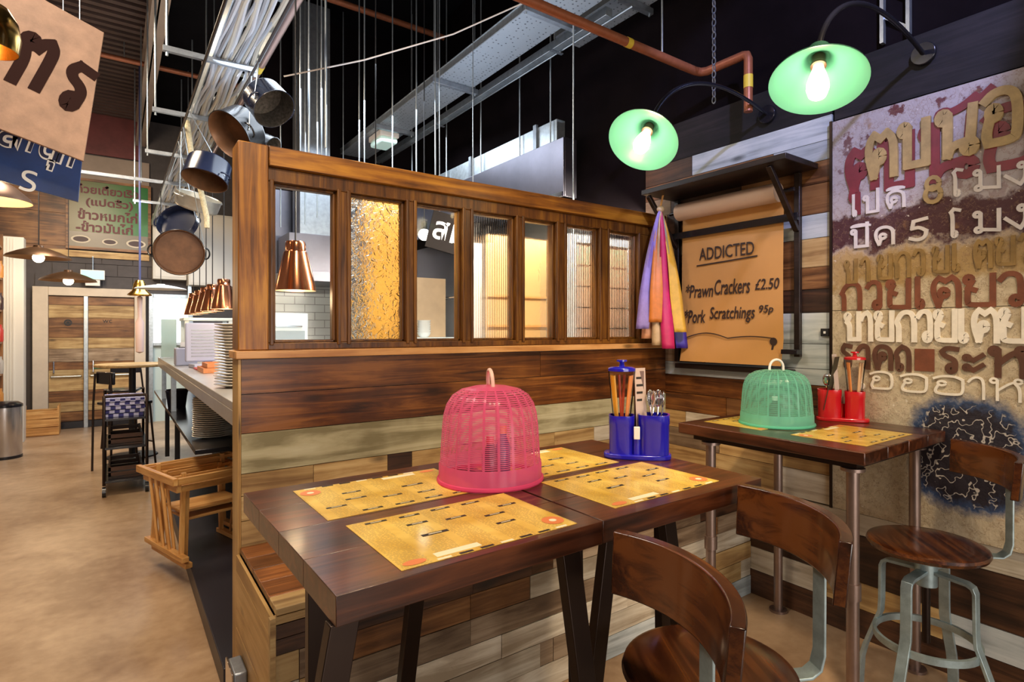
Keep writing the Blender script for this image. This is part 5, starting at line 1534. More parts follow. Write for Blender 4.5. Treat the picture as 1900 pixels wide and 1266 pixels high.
# ------------------------------------------------------------------ hanging signs at the top left
def hanging_sign(name, label, corners, th, mat, wire_up=True):
    """flat panel; corners TL, TR, BR, BL in the plane y = const"""
    c = sum((Vector(p) for p in corners), Vector()) / 4
    t = thing(name, label, 'sign', c)
    poly = [(p[0] - c.x, p[2] - c.z) for p in corners]
    T = Matrix(((1, 0, 0, 0), (0, 0, 1, 0), (0, 1, 0, 0), (0, 0, 0, 1)))
    MB().prism(poly, -th / 2, th / 2, 0, T).build('panel', mat, t, bevel=0.002)
    return t, c


Y1 = 4.0
M_TANSIGN = plain('tan_painted_board', (0.32, 0.19, 0.12), 0.6, var=0.25, vscale=9, bump=0.2)
nt = M_TANSIGN.node_tree
TL, TR, BR, BL = (-0.90, Y1, 3.49), (-0.043, Y1, 3.164), (-0.133, Y1, 2.43), (-0.99, Y1, 2.70)
t, c = hanging_sign('hanging_sign', 'tilted tan hanging sign with thick dark Thai letters at the top left', [TL, TR, BR, BL], 0.025, M_TANSIGN)
tilt = -R(21)


def sign_text(parent, c, body, x, z, w_, h_, bold, ext, mat, yoff, tilt, name='lettering'):
    mb = MB()
    M = frame((x - c.x, yoff, z - c.z), (math.cos(tilt), 0, math.sin(tilt)), (-math.sin(tilt), 0, math.cos(tilt)))
    put_text(mb, body, M, w_, h_, ext, bold)
    return mb.build(name, mat, parent)


M_DKLET = plain('dark_brown_letter_paint', (0.022, 0.007, 0.005), 0.8, spec=0.15)
mbx = [('ห', -0.575, 2.86, 0.19, 0.26), ('า', -0.375, 2.80, 0.115, 0.25), ('ร', -0.245, 2.735, 0.135, 0.235), ('า', -0.70, 2.92, 0.10, 0.24)]
mb = MB()
for ch, x_, z_, w_, h_ in mbx:
    M = frame((x_ - c.x, -0.0128, z_ - c.z), (math.cos(tilt), 0, math.sin(tilt)), (-math.sin(tilt), 0, math.cos(tilt)))
    strokes(mb, M, ch, -0.02, 0, w_ * 1.0, h_ * 1.02, 0.052, 0.003)
mb.build('lettering', M_DKLET, t, smooth=20)
for x_, ztop in ((-0.72, 3.40), (-0.15, 3.19)):
    MB().cyl((x_ - c.x, 0, ztop - c.z), (x_ - c.x, 0, 4.94 - c.z), 0.003, n=6).build('hanging_wire', M_GALV, t)
Y2 = 4.3
M_BLUESIGN = plain('deep_blue_painted_board', (0.008, 0.035, 0.15), 0.4, var=0.35, vscale=4)
s_ = Y2 / 4.0
zz = lambda z: 1.5 + (z - 1.5) * s_
t, c = hanging_sign('hanging_sign', 'deep blue hanging sign with white outlined Thai letters below the tan sign', [(-0.9 * s_, Y2, zz(2.75)), (-0.135 * s_, Y2, zz(2.50)), (-0.156 * s_, Y2, zz(2.204)), (-0.92 * s_, Y2, zz(2.37))], 0.025, M_BLUESIGN)
for ch, x_, z_, w_, h_ in (('ป', -0.60, 2.475, 0.10, 0.19), ('ล', -0.49, 2.455, 0.09, 0.15), ('า', -0.40, 2.445, 0.05, 0.15), ('ดุ', -0.345, 2.37, 0.085, 0.19), ('ก', -0.255, 2.40, 0.075, 0.14)):
    sign_text(t, c, ch, x_ * s_, zz(z_), w_ * s_, h_ * s_, 0.055, 0.002, M_WHITE, -0.0128, -R(15))
    sign_text(t, c, ch, x_ * s_ + 0.006, zz(z_) + 0.006, w_ * s_ * 0.90, h_ * s_ * 0.92, 0.0, 0.0035, plain('navy_letter_paint', (0.008, 0.016, 0.06), 0.4), -0.0128, -R(15))
sign_text(t, c, 'ร', -0.40 * s_, zz(2.235), 0.07, 0.12, 0.0, 0.003, M_WHITE, -0.0128, -R(9))
for x_, ztop in ((-0.75, 2.69), (-0.22, 2.52)):
    MB().cyl((x_ * s_ - c.x, 0, zz(ztop) - c.z), (x_ * s_ - c.x, 0, 4.94 - c.z), 0.003, n=6).build('hanging_wire', M_GALV, t)
# green menu sign on the far wall
def green_mat():
    m, nt, b, N, L = base_mat('faded_green_print')
    tc = N.new('ShaderNodeTexCoord'); sp = N.new('ShaderNodeSeparateXYZ'); L.new(tc.outputs['Object'], sp.inputs[0])
    mr = N.new('ShaderNodeMapRange'); mr.inputs['From Min'].default_value = -0.45; mr.inputs['From Max'].default_value = 0.35
    L.new(sp.outputs['X'], mr.inputs['Value'])
    mx = N.new('ShaderNodeMix'); mx.data_type = 'RGBA'; mx.inputs['A'].default_value = (0.11, 0.092, 0.008, 1); mx.inputs['B'].default_value = (0.003, 0.16, 0.022, 1)
    L.new(mr.outputs[0], mx.inputs['Factor'])
    g = N.new('ShaderNodeMath'); g.operation = 'LESS_THAN'; g.inputs[1].default_value = -0.27; L.new(sp.outputs['Z'], g.inputs[0])
    m2 = N.new('ShaderNodeMix'); m2.data_type = 'RGBA'; m2.inputs['B'].default_value = (0.17, 0.14, 0.09, 1)
    L.new(mx.outputs['Result'], m2.inputs['A']); L.new(g.outputs[0], m2.inputs['Factor'])
    L.new(m2.outputs['Result'], b.inputs['Base Color']); b.inputs['Roughness'].default_value = 0.35
    return m


t = thing('menu_sign', 'green and olive framed sign with maroon Thai dish names on the far wall', 'sign', (-0.048, 11.26, 3.30))
MB().box(-0.50, 0.50, -0.006, 0.02, -0.50, 0.52).build('panel', green_mat(), t, smooth=0)
fr = MB().box(-0.54, -0.50, -0.02, 0.02, -0.54, 0.56).box(0.50, 0.54, -0.02, 0.02, -0.54, 0.56).box(-0.50, 0.50, -0.02, 0.02, -0.54, -0.50).box(-0.50, 0.50, -0.02, 0.02, 0.52, 0.56)
fr.build('frame', W_BROWN, t)
C_MAR2 = plain('maroon_print', (0.11, 0.006, 0.010), 0.5)
for body, x_, z_, w_, h_ in (('ก๋วยเตี๋ยวเรือ', -0.42, 0.33, 0.80, 0.15), ('(แปดริ้ว)', -0.30, 0.115, 0.60, 0.17), ('ข้าวหมกไก่', -0.40, -0.075, 0.76, 0.17), ('-ข้าวมันไก่', -0.42, -0.265, 0.72, 0.17)):
    mb = MB(); put_text(mb, body, frame((x_, -0.0075, z_), (1, 0, 0), (0, 0, 1)), w_, h_, 0.003, 0.035)
    mb.build('lettering', C_MAR2, t)
mb = MB()
for x_, z_, r_ in ((-0.36, -0.385, 0.12), (0.34, -0.40, 0.13), (0.0, -0.40, 0.10)):
    T = frame((x_, -0.0075, z_), (1, 0, 0), (0, 0, 1))
    mb.disc((0, 0, 0), r_, 28, 0, T, ry=r_ * 0.5); mb.disc((0, 0, 0.001), r_ * 0.78, 28, 1, T, ry=r_ * 0.34)
mb.build('printed_bowls', [plain('print_cream', (0.62, 0.55, 0.42), 0.5), plain('print_black', (0.05, 0.02, 0.02), 0.5)], t)


# ------------------------------------------------------------------ hanging lamps of the passage
def pendant(name, label, c, r, h, mat, inner, bulb=None, energy=0, drop=None, prof=None, lit=True):
    t = thing(name, label, 'lamp', c)
    p = prof or [(r, 0), (r * 0.93, h * 0.18), (r * 0.62, h * 0.52), (r * 0.30, h * 0.78), (r * 0.16, h * 0.86), (r * 0.15, h), (0.0005, h)]
    MB().lathe(p, 40).build('shade', mat, t)
    MB().lathe([(rr_ * 0.985, max(0.0006, z - 0.004) if z > 0 else 0.0006) for rr_, z in p[:-2]] + [(0.0005, p[-3][1] - 0.004)], 40).build('shade_lining', inner, t)
    MB().cyl((0, 0, h + 0.0005), (0, 0, (drop or 4.94) - c[2]), 0.004, n=8).build('cord', M_BLACK, t)
    if lit:
        MB().sphere((0, 0, bulb[1]), bulb[0], 10).build('bulb', M_BULB if energy < 30 else M_BULBW, t)
        MB().cyl((0, 0, bulb[1] + bulb[0] * 0.9), (0, 0, h * 0.84), bulb[0] * 0.5, n=12).build('lamp_holder', M_SOCK, t)
        if energy:
            light('POINT', 'bulb_light', (c[0], c[1], c[2] + bulb[1] - bulb[0] - 0.05), energy, WARM, 0.04)
    return t


M_BRASSY = plain('polished_brass', (0.70, 0.42, 0.10), 0.2, 1.0)
M_BRONZE = plain('dark_bronze', (0.10, 0.055, 0.030), 0.35, 0.7)
pendant('pendant_lamp', 'polished brass pendant at the top left corner over the tan sign', (-0.345, 2.62, 2.44), 0.085, 0.20, M_BRASSY, M_BRASSY, (0.03, 0.06), 2, prof=[(0.085, 0), (0.092, 0.05), (0.085, 0.10), (0.06, 0.145), (0.025, 0.165), (0.02, 0.2), (0.0005, 0.2)])
pendant('pendant_lamp', 'wide copper pendant hanging in front of the blue sign at the left edge', (-0.60, 4.70, 2.28), 0.20, 0.17, plain('dusty_copper', (0.30, 0.20, 0.16), 0.35, 0.6), plain('warm_cream_lining', (0.75, 0.55, 0.32), 0.5), (0.035, 0.05), 5)
pendant('pendant_lamp', 'dark bronze pendant with bare lit bulb, left of the pair by the far doors', (-0.69, 8.6, 2.33), 0.30, 0.14, M_BRONZE, M_BRONZE, (0.055, 0.0), 14)
pendant('pendant_lamp', 'dark bronze pendant with bare lit bulb, lower of the pair by the far doors', (-0.47, 9.5, 2.14), 0.30, 0.14, M_BRONZE, M_BRONZE, (0.055, 0.0), 14)

# copper heat lamps over the pass
M_LAMPIN = plain('copper_lamp_lining', (0.8, 0.6, 0.45), 0.35, 0.5)
heat_prof = [(0.092, 0.0), (0.088, 0.03), (0.052, 0.185), (0.046, 0.19), (0.046, 0.225), (0.042, 0.235), (0.0005, 0.236)]
nm = ['copper heat lamp seen through the clear pane beside the corner post', 'copper heat lamp closest to the left edge of the corner post', 'copper heat lamp second from the corner post over the pass', 'copper heat lamp third from the corner post over the pass', 'copper heat lamp fourth from the corner post over the pass', 'copper heat lamp farthest from the corner post over the pass']
for i, y_ in enumerate((2.873, 5.08, 5.72, 6.15, 6.65, 7.2)):
    pendant('heat_lamp', nm[i], (0.70, y_, 1.69 if i == 0 else 1.67), 0.1, 0.236, M_COPPER, M_LAMPIN, (0.03, 0.04), 1.5 if i == 0 else 0.8, drop=3.107, prof=heat_prof)
pendant('disc_lamp', 'flat white disc pendant lamp over the far end of the pass', (0.44, 7.9, 1.98), 0.26, 0.06, M_WHITE, M_WHITE, lit=False, drop=3.107)

# ------------------------------------------------------------------ pass counter and what stands on it
M_COUNTER = plain('pale_steel_counter', (0.50, 0.48, 0.45), 0.3, 0.5, var=0.08, vscale=5)
t = thing('pass_counter', 'long pale pass counter running away behind the corner post with a black shelf below', 'counter', (0.40, 2.66, 0))
MB().box(0, 0.62, 0, 5.0, 1.165, 1.20).box(0.0, 0.016, 0, 5.0, 1.10, 1.1645).build('worktop', M_COUNTER, t, bevel=0.003)
MB().box(0.012, 0.55, 1.50, 6.0, 0.715, 0.745).build('lower_shelf', M_BLACKGL, t, bevel=0.003)
MB().box(0.50, 0.56, 0, 5.0, 0.101, 1.164).build('back_panel', M_BLACK, t, smooth=0)
for yy in (0.3, 3.6, 4.85):
    if yy > 1: MB().box(0.03, 0.07, yy, yy + 0.04, 0.746, 1.164).build('post', M_GALV, t, smooth=0)
    if yy != 1.45: MB().box(0.06, 0.10, yy, yy + 0.04, 0.101, 0.714 if yy > 1 else 1.164).build('post', M_BLACK, t, smooth=0)
MB().box(-0.035, 0.58, 0.0, 4.0, 0.0, 0.10).build('plinth', plain('dark_plinth', (0.02, 0.018, 0.026), 0.4), t, bevel=0.003)


def plate_mesh(r):
    return MB().lathe([(0.0005, 0.0), (r * 0.55, 0.0), (r * 0.62, 0.004), (r * 0.97, 0.015), (r, 0.018), (r * 0.985, 0.0195), (r * 0.62, 0.008), (0.0005, 0.006)], 40)


M_CHINA = plain('cream_china', (0.74, 0.68, 0.58), 0.22, coat=0.3)


def plate_stack(n, x, y, z, r, pitch, label, group, seed=3):
    q = random.Random(seed); p0 = None
    for i in range(n):
        if p0 is None:
            p0 = plate_mesh(r).build('plate', M_CHINA); o = p0
        else:
            o = p0.copy(); COL.objects.link(o)
        o.location = (x + q.uniform(-0.003, 0.003), y + q.uniform(-0.003, 0.003), z + i * pitch)
        tag(o, label, 'plate', group)


plate_stack(19, 0.575, 4.62, 0.7465, 0.135, 0.0145, 'cream plate in the low stack on the black shelf under the pass counter', 'plates on the black shelf')
plate_stack(22, 0.545, 3.38, 1.2015, 0.125, 0.0150, 'cream plate in the tall stack on the pass counter beside the corner post', 'plates on the pass counter')

M_TERR = plain('terracotta_tray', (0.55, 0.20, 0.07), 0.45, var=0.1)
for i, (x, y, z, w_, d_, h_, lab) in enumerate(((0.60, 4.72, 1.2012, 0.20, 0.36, 0.035, 'orange brown wooden tray on the pass counter, lower of two'), (0.61, 4.70, 1.2375, 0.17, 0.30, 0.03, 'orange brown wooden tray on the pass counter, upper of two'))):
    t = thing('serving_tray', lab, 'tray', (x, y, z))
    MB().box(-w_ / 2, w_ / 2, -d_ / 2, d_ / 2, 0, 0.008).build('tray_base', M_TERR, t, bevel=0.002)
    MB().box(-w_ / 2, w_ / 2, -d_ / 2, -d_ / 2 + 0.01, 0.0082, h_).box(-w_ / 2, w_ / 2, d_ / 2 - 0.01, d_ / 2, 0.0082, h_).box(-w_ / 2, -w_ / 2 + 0.01, -d_ / 2 + 0.01, d_ / 2 - 0.01, 0.0082, h_).box(w_ / 2 - 0.01, w_ / 2, -d_ / 2 + 0.01, d_ / 2 - 0.01, 0.0082, h_).build('tray_rim', M_TERR, t)
M_LAV = plain('lavender_grey_plastic', (0.40, 0.42, 0.55), 0.45)
t = thing('order_terminal', 'lavender grey order terminal seen from behind on the pass counter', 'terminal', (0.62, 5.3, 1.2012), R(8))
MB().box(-0.12, 0.12, -0.08, 0.10, 0, 0.03).build('base', M_LAV, t, bevel=0.004)
MB().box(-0.17, 0.17, -0.03, 0.0, 0.05, 0.36).build('screen', M_LAV, t, bevel=0.012)
MB().box(-0.03, 0.03, -0.001, 0.05, 0.0302, 0.12).build('stand', M_LAV, t, bevel=0.003)
for k in range(9):
    MB().box(-0.13, 0.13, -0.0325, -0.0302, 0.09 + 0.026 * k, 0.098 + 0.026 * k).build('vent_rib', M_GALVDK, t, smooth=0)
t = thing('receipt_printer', 'small lavender receipt printer beside the order terminal', 'printer', (0.50, 5.75, 1.2012))
MB().box(-0.08, 0.08, -0.09, 0.09, 0, 0.15).build('body', M_LAV, t, bevel=0.01)
MB().box(-0.05, 0.05, -0.02, 0.02, 0.1502, 0.156).build('paper_slot', M_BLACK, t)
MB().box(-0.04, 0.04, -0.001, 0.001, 0.1563, 0.20).build('paper', M_WHITE, t)
t = thing('red_clipboard', 'flat red clipboard lying in front of the order terminal', 'clipboard', (0.66, 5.05, 1.2012))
MB().box(-0.16, 0.16, -0.11, 0.11, 0, 0.012).build('board', plain('dull_red', (0.45, 0.04, 0.04), 0.4), t, bevel=0.002)
MB().box(-0.03, 0.03, 0.085, 0.105, 0.0122, 0.02).build('clip', M_CHROME, t)
# white frame rack on the far end of the pass
M_ICE = plain('icy_white_metal', (0.72, 0.80, 0.80), 0.35)
t = thing('wire_rack', 'white metal rack with a shelf top standing on the far end of the pass counter', 'rack', (0.80, 7.0, 1.2012))
for sx in (-0.2, 0.2):
    for sy in (-0.2, 0.2):
        MB().box(sx - 0.018, sx + 0.018, sy - 0.018, sy + 0.018, 0, 0.40).build('leg', M_ICE, t, smooth=0)
MB().box(-0.23, 0.23, -0.23, 0.23, 0.4005, 0.43).build('top_shelf', M_ICE, t, bevel=0.004)
MB().box(-0.18, 0.18, -0.18, 0.18, 0.20, 0.215).build('middle_shelf', M_ICE, t)
t = thing('glass_screen', 'pale green glass screen upright at the far end of the pass counter', 'screen', (0.43, 7.3, 1.2012))
MB().box(-0.02, 0.12, -0.005, 0.005, 0, 0.42).build('panel', plain('pale_green_glass', (0.55, 0.72, 0.70), 0.15, trans=0.3), t, bevel=0.002)
MB().box(-0.03, 0.13, -0.02, 0.02, -0.0005, 0.012).build('foot', M_GALV, t)

# ------------------------------------------------------------------ stacked wooden high chairs
M_HC = wood('honey_beech', (0.42, 0.18, 0.045), (0.62, 0.31, 0.09), (0.75, 0.44, 0.16), 'Z', 0.4, 0.6, 0.12, knots=False)
M_HCX = along(M_HC, 'X')
M_HCY = along(M_HC, 'Y')


def high_chair(label, x, y, z, rz, g):
    t = thing('high_chair', label, 'high chair', (x, y, z), rz)
    s0, s1, H_ = 0.185 + g, 0.165 + g, 0.50
    for sx in (-1, 1):
        for sy in (-1, 1):
            MB().flat([(sx * s0, sy * s0, 0.028), (sx * s1, sy * s1, H_)], (1, 0, 0), 0.026, 0.022).build('leg', M_HC, t, bevel=0.002)
        MB().box(sx * (s0 + 0.012) - 0.020, sx * (s0 + 0.012) + 0.020, -s0 - 0.09, s0 + 0.06, 0.0, 0.03).build('foot_rail', M_HCY, t, bevel=0.003)
        MB().box(sx * (s1 + 0.080) - 0.014, sx * (s1 + 0.080) + 0.014, -s1 - 0.10, s1 + 0.09, H_ - 0.048, H_ - 0.005).build('arm_rail', M_HCY, t, bevel=0.003)
        MB().box(-s1 - 0.066, s1 + 0.066, sx * s1 - 0.006, sx * s1 + 0.006, H_ - 0.032, H_ - 0.012).build('cross_bar', M_HCX, t)
        for yy in (-0.09, 0.0, 0.09):
            MB().cyl((sx * (s0 + 0.018), yy, 0.0305), (sx * (s1 + 0.080), yy, H_ - 0.0485), 0.009, n=10).build('spindle', M_HC, t)
    MB().box(-s1 - 0.066, s1 + 0.066, s1 + 0.065, s1 + 0.080, H_ - 0.07, H_ - 0.01).build('back_slat', M_HCX, t, bevel=0.003)
    MB().box(-s1 - 0.066, s1 + 0.066, -s1 - 0.088, -s1 - 0.066, H_ - 0.05, H_ - 0.01).build('front_bar', M_HCX, t, bevel=0.003)
    MB().box(-s1 + 0.012, s1 - 0.012, -0.13, 0.13, 0.24, 0.256).build('seat', M_HCX, t, bevel=0.003)
    return t


high_chair('honey coloured wooden high chair, lower of the two stacked under the pass counter', 0.47, 4.22, 0.101, R(16), 0.0)
high_chair('honey coloured wooden high chair, upper of the two stacked under the pass counter', 0.47, 4.22, 0.151, R(16), 0.03)

# ------------------------------------------------------------------ trolley with folded linen
t = thing('linen_trolley', 'black metal trolley on castors loaded with dark trays beside the pass', 'trolley', (0.10, 6.85, 0))
for sx in (-0.17, 0.15):
    for sy in (-0.42, 0.42):
        MB().tube([(sx, sy, 0.10), (sx, sy, 0.86), (sx + 0.0, sy * 0.93, 0.90)], 0.013, 10).build('post', M_STEELDARK, t)
        MB().cyl((sx - 0.014, sy, 0.045), (sx + 0.014, sy, 0.045), 0.045, n=20).build('castor', M_BLACKGL, t)
for z_ in (0.12, 0.42, 0.68):
    MB().box(-0.18, 0.16, -0.43, 0.43, z_, z_ + 0.02).build('shelf', M_BLACKGL, t, bevel=0.002)
MB().tube([(-0.17, -0.39, 0.90), (0.15, -0.39, 0.90)], 0.013, 10).build('handle', M_STEELDARK, t)
mt_, nt, b, N, L = base_mat('blue_check_cloth')
tc = N.new('ShaderNodeTexCoord'); ck = N.new('ShaderNodeTexChecker'); ck.inputs['Scale'].default_value = 26
ck.inputs['Color1'].default_value = (0.62, 0.62, 0.85, 1); ck.inputs['Color2'].default_value = (0.05, 0.05, 0.22, 1)
L.new(tc.outputs['Object'], ck.inputs[0]); L.new(ck.outputs[0], b.inputs['Base Color']); b.inputs['Roughness'].default_value = 0.8
q = random.Random(3)
for i in range(5):
    mb = MB(); n = 10; vs = []
    zz_ = 0.7015 + 0.034 * i
    for iy in range(n + 1):
        for ix in range(n + 1):
            vs.append((-0.16 + 0.031 * ix + q.uniform(-0.002, 0.002), -0.26 + 0.052 * iy, zz_ + 0.030 + 0.0 * math.sin(ix * 0.8 + i) + (q.uniform(-0.0012, 0.0012))))
    top = [(a * (n + 1) + b_, a * (n + 1) + b_ + 1, (a + 1) * (n + 1) + b_ + 1, (a + 1) * (n + 1) + b_) for a in range(n) for b_ in range(n)]
    mb.add(vs, top)
    mb.box(-0.16, 0.15, -0.26, 0.26, zz_, zz_ + 0.027)
    o = mb.build('folded_cloth', mt_, None, (0.09 + q.uniform(-0.01, 0.0), 6.80, 0), (0, 0, q.uniform(-0.05, 0.05)))
    tag(o, 'folded blue and white checked cloth in the pile on the black trolley', 'cloth', 'checked cloths on the trolley')
for i, (z_, lab) in enumerate(((0.4415, 'dark wooden tray on the middle shelf of the trolley'), (0.1415, 'dark slatted crate on the bottom shelf of the trolley'))):
    t2 = thing('dark_crate', lab, 'crate', (0.09, 6.8, z_))
    MB().box(-0.13, 0.13, -0.3, 0.3, 0, 0.015).build('crate_base', W_DARK, t2)
    for k in range(2):
        MB().box(-0.13, -0.115, -0.3, 0.3, 0.02 + 0.05 * k, 0.055 + 0.05 * k).box(0.115, 0.13, -0.3, 0.3, 0.02 + 0.05 * k, 0.055 + 0.05 * k).box(-0.115, 0.115, -0.3, -0.285, 0.02 + 0.05 * k, 0.055 + 0.05 * k).box(-0.115, 0.115, 0.285, 0.3, 0.02 + 0.05 * k, 0.055 + 0.05 * k).build('slat', W_DARK, t2, smooth=0)
    MB().box(-0.13, -0.11, -0.3, -0.28, 0.0152, 0.11).box(0.11, 0.13, 0.28, 0.3, 0.0152, 0.11).build('corner_post', W_DARK, t2)
o = MB().box(-0.10, 0.10, -0.15, 0.15, 0, 0.03).box(-0.095, 0.095, -0.14, 0.14, 0.0305, 0.058).box(-0.10, 0.10, -0.15, 0.15, 0.0585, 0.085).build('grey_box', M_LAV, None, (0.13, 5.2, 0.745 - 0.745), bevel=0.003)
bpy.data.objects.remove(o)
t = thing('black_bucket', 'black bucket standing on the black shelf at the far end of the plates', 'bucket', (0.50, 6.6, 0.7462))
MB().lathe([(0.0005, 0), (0.075, 0), (0.095, 0.17), (0.10, 0.175), (0.09, 0.172), (0.07, 0.008), (0.0005, 0.008)], 28).build('body', M_BLACKGL, t)
MB().tube([(0.098 * math.cos(a * PI / 10), 0, 0.165 - 0.07 * math.sin(a * PI / 10)) for a in range(11)], 0.003, 6).build('handle', M_GALV, t)

# ------------------------------------------------------------------ round high table and chairs beyond
t = thing('round_high_table', 'round pale wood high table near the far doors', 'table', (0.18, 8.35, 0))
MB().lathe([(0.0005, 1.07), (0.36, 1.07), (0.37, 1.078), (0.37, 1.098), (0.36, 1.105), (0.0005, 1.105)], 48).build('tabletop', W_TAN, t)
MB().cyl((0, 0, 0.02), (0, 0, 1.069), 0.035, n=20).build('column', M_BLACK, t)
MB().lathe([(0.0005, 0), (0.26, 0), (0.25, 0.015), (0.05, 0.03), (0.0005, 0.03)], 36).build('base', M_BLACK, t)


def bar_chair(label, x, y, rz):
    t = thing('bar_chair', label, 'chair', (x, y, 0), rz)
    MB().box(-0.19, 0.19, -0.18, 0.18, 0.70, 0.735).build('seat', M_BLACKGL, t, bevel=0.012)
    MB().box(0.17, 0.20, -0.17, 0.17, 0.93, 1.06).build('backrest', M_BLACKGL, t, bevel=0.01)
    for sx in (-1, 1):
        for sy in (-1, 1):
            top = 0.699 if sx < 0 else 1.05
            MB().tube([(sx * 0.215, sy * 0.19, 0), (sx * 0.17, sy * 0.155, 0.699)] if sx < 0 else [(0.225, sy * 0.19, 0), (0.215, sy * 0.19, 0.70), (0.213, sy * 0.155, 1.04)], 0.011, 8).build('leg', M_STEELDARK, t)
    for z_ in (0.28,):
        MB().tube([(-0.197, -0.175, z_), (-0.197, 0.175, z_)], 0.009, 8).build('foot_rail', M_STEELDARK, t)
    return t


bar_chair('black bar chair behind the round table, close to the far plank doors', 0.10, 9.25, R(80))
bar_chair('black bar chair tucked behind the loaded trolley', 0.10, 7.62, R(205))

# bell cord
t = thing('bell_cord', 'dark cord with a small brass bell and pale tassel hanging in the passage', 'bell', (0.27, 8.9, 1.98))
t.scale = (1.5, 1.5, 1.045)
MB().tube([(0, 0, 0.12), (0, 0, 1.2), (0, 0, 2.83)], 0.008, 8).build('cord', plain('navy_cord', (0.05, 0.06, 0.16), 0.7), t)
MB().lathe([(0.0005, 0.16), (0.03, 0.155), (0.045, 0.11), (0.055, 0.03), (0.09, -0.02), (0.085, -0.03), (0.045, 0.02), (0.0005, 0.12)], 28).build('bell_body', M_BRASSY, t)
MB().lathe([(0.0005, -0.03), (0.02, -0.05), (0.014, -0.3), (0.032, -0.36), (0.028, -0.72), (0.0005, -0.74)], 14).build('tassel', plain('pink_cream_tassel', (0.62, 0.45, 0.40), 0.8), t)

# exit sign
t = thing('exit_sign', 'glowing pale green exit box sign above the far doors', 'sign', (-0.26, 11.15, 2.36))
MB().box(-0.15, 0.15, -0.03, 0.03, -0.075, 0.075).build('housing', M_WHITEPL, t, bevel=0.006)
MB().box(-0.14, 0.14, -0.034, -0.0305, -0.065, 0.065).build('face', plain('lit_green_face', (0.4, 0.8, 0.65), 0.4, emit=(0.22, 0.85, 0.60), estr=1.0), t)
MB().cyl((0, 0, 0.0755), (0, 0, 0.28), 0.008, n=8).cyl((0, 0, 0.28), (0, 0.12, 0.28), 0.008, n=8).build('hanger', M_GALV, t)
MB().box(-0.09, 0.09, -0.03, 0.03, -0.17, -0.08).build('lower_box', M_WHITEPL, t, bevel=0.004)

# pale service panels above the kitchen doorway
for i, (x0, x1, y_, z0, z1, lab) in enumerate(((0.51, 0.98, 11.1, 2.34, 3.40, 'cream service panel on the far wall right of the green sign'), (0.99, 1.9, 10.9, 2.25, 3.45, 'wide cream duct casing on the far kitchen wall beside the corner post'))):
    t = thing('service_panel', lab, 'panel', ((x0 + x1) / 2, y_, z0))
    hw = (x1 - x0) / 2
    MB().box(-hw, hw, 0, 0.20 if i == 0 else 0.4, 0, z1 - z0).build('casing', plain('cream_panel', (0.60, 0.57, 0.50), 0.5), t, bevel=0.006)
    MB().box(-hw + 0.03, hw - 0.03, -0.006, -0.0005, 0.04, z1 - z0 - 0.04).build('cover_plate', plain('cream_plate', (0.66, 0.63, 0.56), 0.45), t, bevel=0.002)
    if i == 1:
        MB().box(-hw, -hw + 0.05, 0.1, 0.2, -z0, -0.001).box(hw - 0.05, hw, 0.1, 0.2, -z0, -0.001).build('leg', M_GALV, t)

# tall white column, bin, crate and shelves on the far left
M_RIBW = plain('warm_white_metal', (0.66, 0.64, 0.58), 0.4)
t = thing('ribbed_column', 'tall white ribbed metal column casing on the far left', 'column', (-1.12, 10.35, 0))
MB().box(-0.15, 0.15, -0.12, 0.12, 0, 2.75).build('casing', M_RIBW, t, bevel=0.004)
for k in range(7):
    MB().box(-0.14 + 0.03 * k, -0.125 + 0.03 * k, -0.132, -0.1205, 0.02, 2.73).build('rib', M_RIBW, t, smooth=0)
t = thing('swing_bin', 'tall round steel bin at the left edge of the picture', 'bin', (-1.03, 9.10, 0))
MB().lathe([(0.0005, 0), (0.15, 0), (0.155, 0.01), (0.155, 0.60), (0.0005, 0.60)], 40).build('body', M_STAINLESS, t)
MB().lathe([(0.0005, 0.6005), (0.162, 0.6005), (0.162, 0.63), (0.12, 0.66), (0.0005, 0.67)], 40).build('lid', M_BLACKGL, t)
MB().lathe([(0.1555, 0.0), (0.160, 0.0), (0.160, 0.03), (0.1555, 0.03)], 40, close=True).build('base_ring', M_BLACKGL, t)
t = thing('wooden_crate', 'small honey wood crate standing by the left end of the far doors', 'crate', (-0.83, 10.80, 0))
MB().box(-0.20, 0.20, -0.15, 0.15, 0, 0.02).build('crate_base', M_HCX, t)
for k in range(3):
    MB().box(-0.20, 0.20, -0.165, -0.1505, 0.01 + 0.12 * k, 0.115 + 0.12 * k).build('front_slat', M_HCX, t, bevel=0.003)
    MB().box(-0.20, 0.20, 0.1505, 0.165, 0.01 + 0.12 * k, 0.115 + 0.12 * k).build('back_slat', M_HCX, t, bevel=0.003)
for sx in (-1, 1):
    MB().box(sx * 0.19 - 0.012, sx * 0.19 + 0.012, -0.148, 0.148, 0.0205, 0.42).build('side_panel', M_HCY, t, bevel=0.003)
t = thing('bottle_shelves', 'tall brown shelves of small goods cut by the left edge of the picture', 'shelves', (-1.235, 9.75, 0))
M_SHELF = along(W_BROWN, 'Z')
for yy in (-0.30, 0.30):
    MB().box(-0.20, 0.08, yy - 0.015, yy + 0.015, 0, 2.75).build('side_panel', M_SHELF, t, smooth=0)
for k in range(7):
    MB().box(-0.20, 0.075, -0.284, 0.284, 0.10 + 0.41 * k, 0.125 + 0.41 * k).build('shelf', W_BROWN, t, smooth=0)
MB().box(-0.22, -0.201, -0.315, 0.315, 0, 2.75).build('back_panel', W_DARK, t, smooth=0)
q = random.Random(9)
cols_ = [plain('jar_red', (0.40, 0.04, 0.03), 0.3), plain('jar_dark', (0.05, 0.03, 0.03), 0.2), plain('jar_amber', (0.45, 0.20, 0.05), 0.25), plain('jar_grey', (0.35, 0.33, 0.30), 0.4)]
jw = ['red', 'dark', 'amber', 'grey']
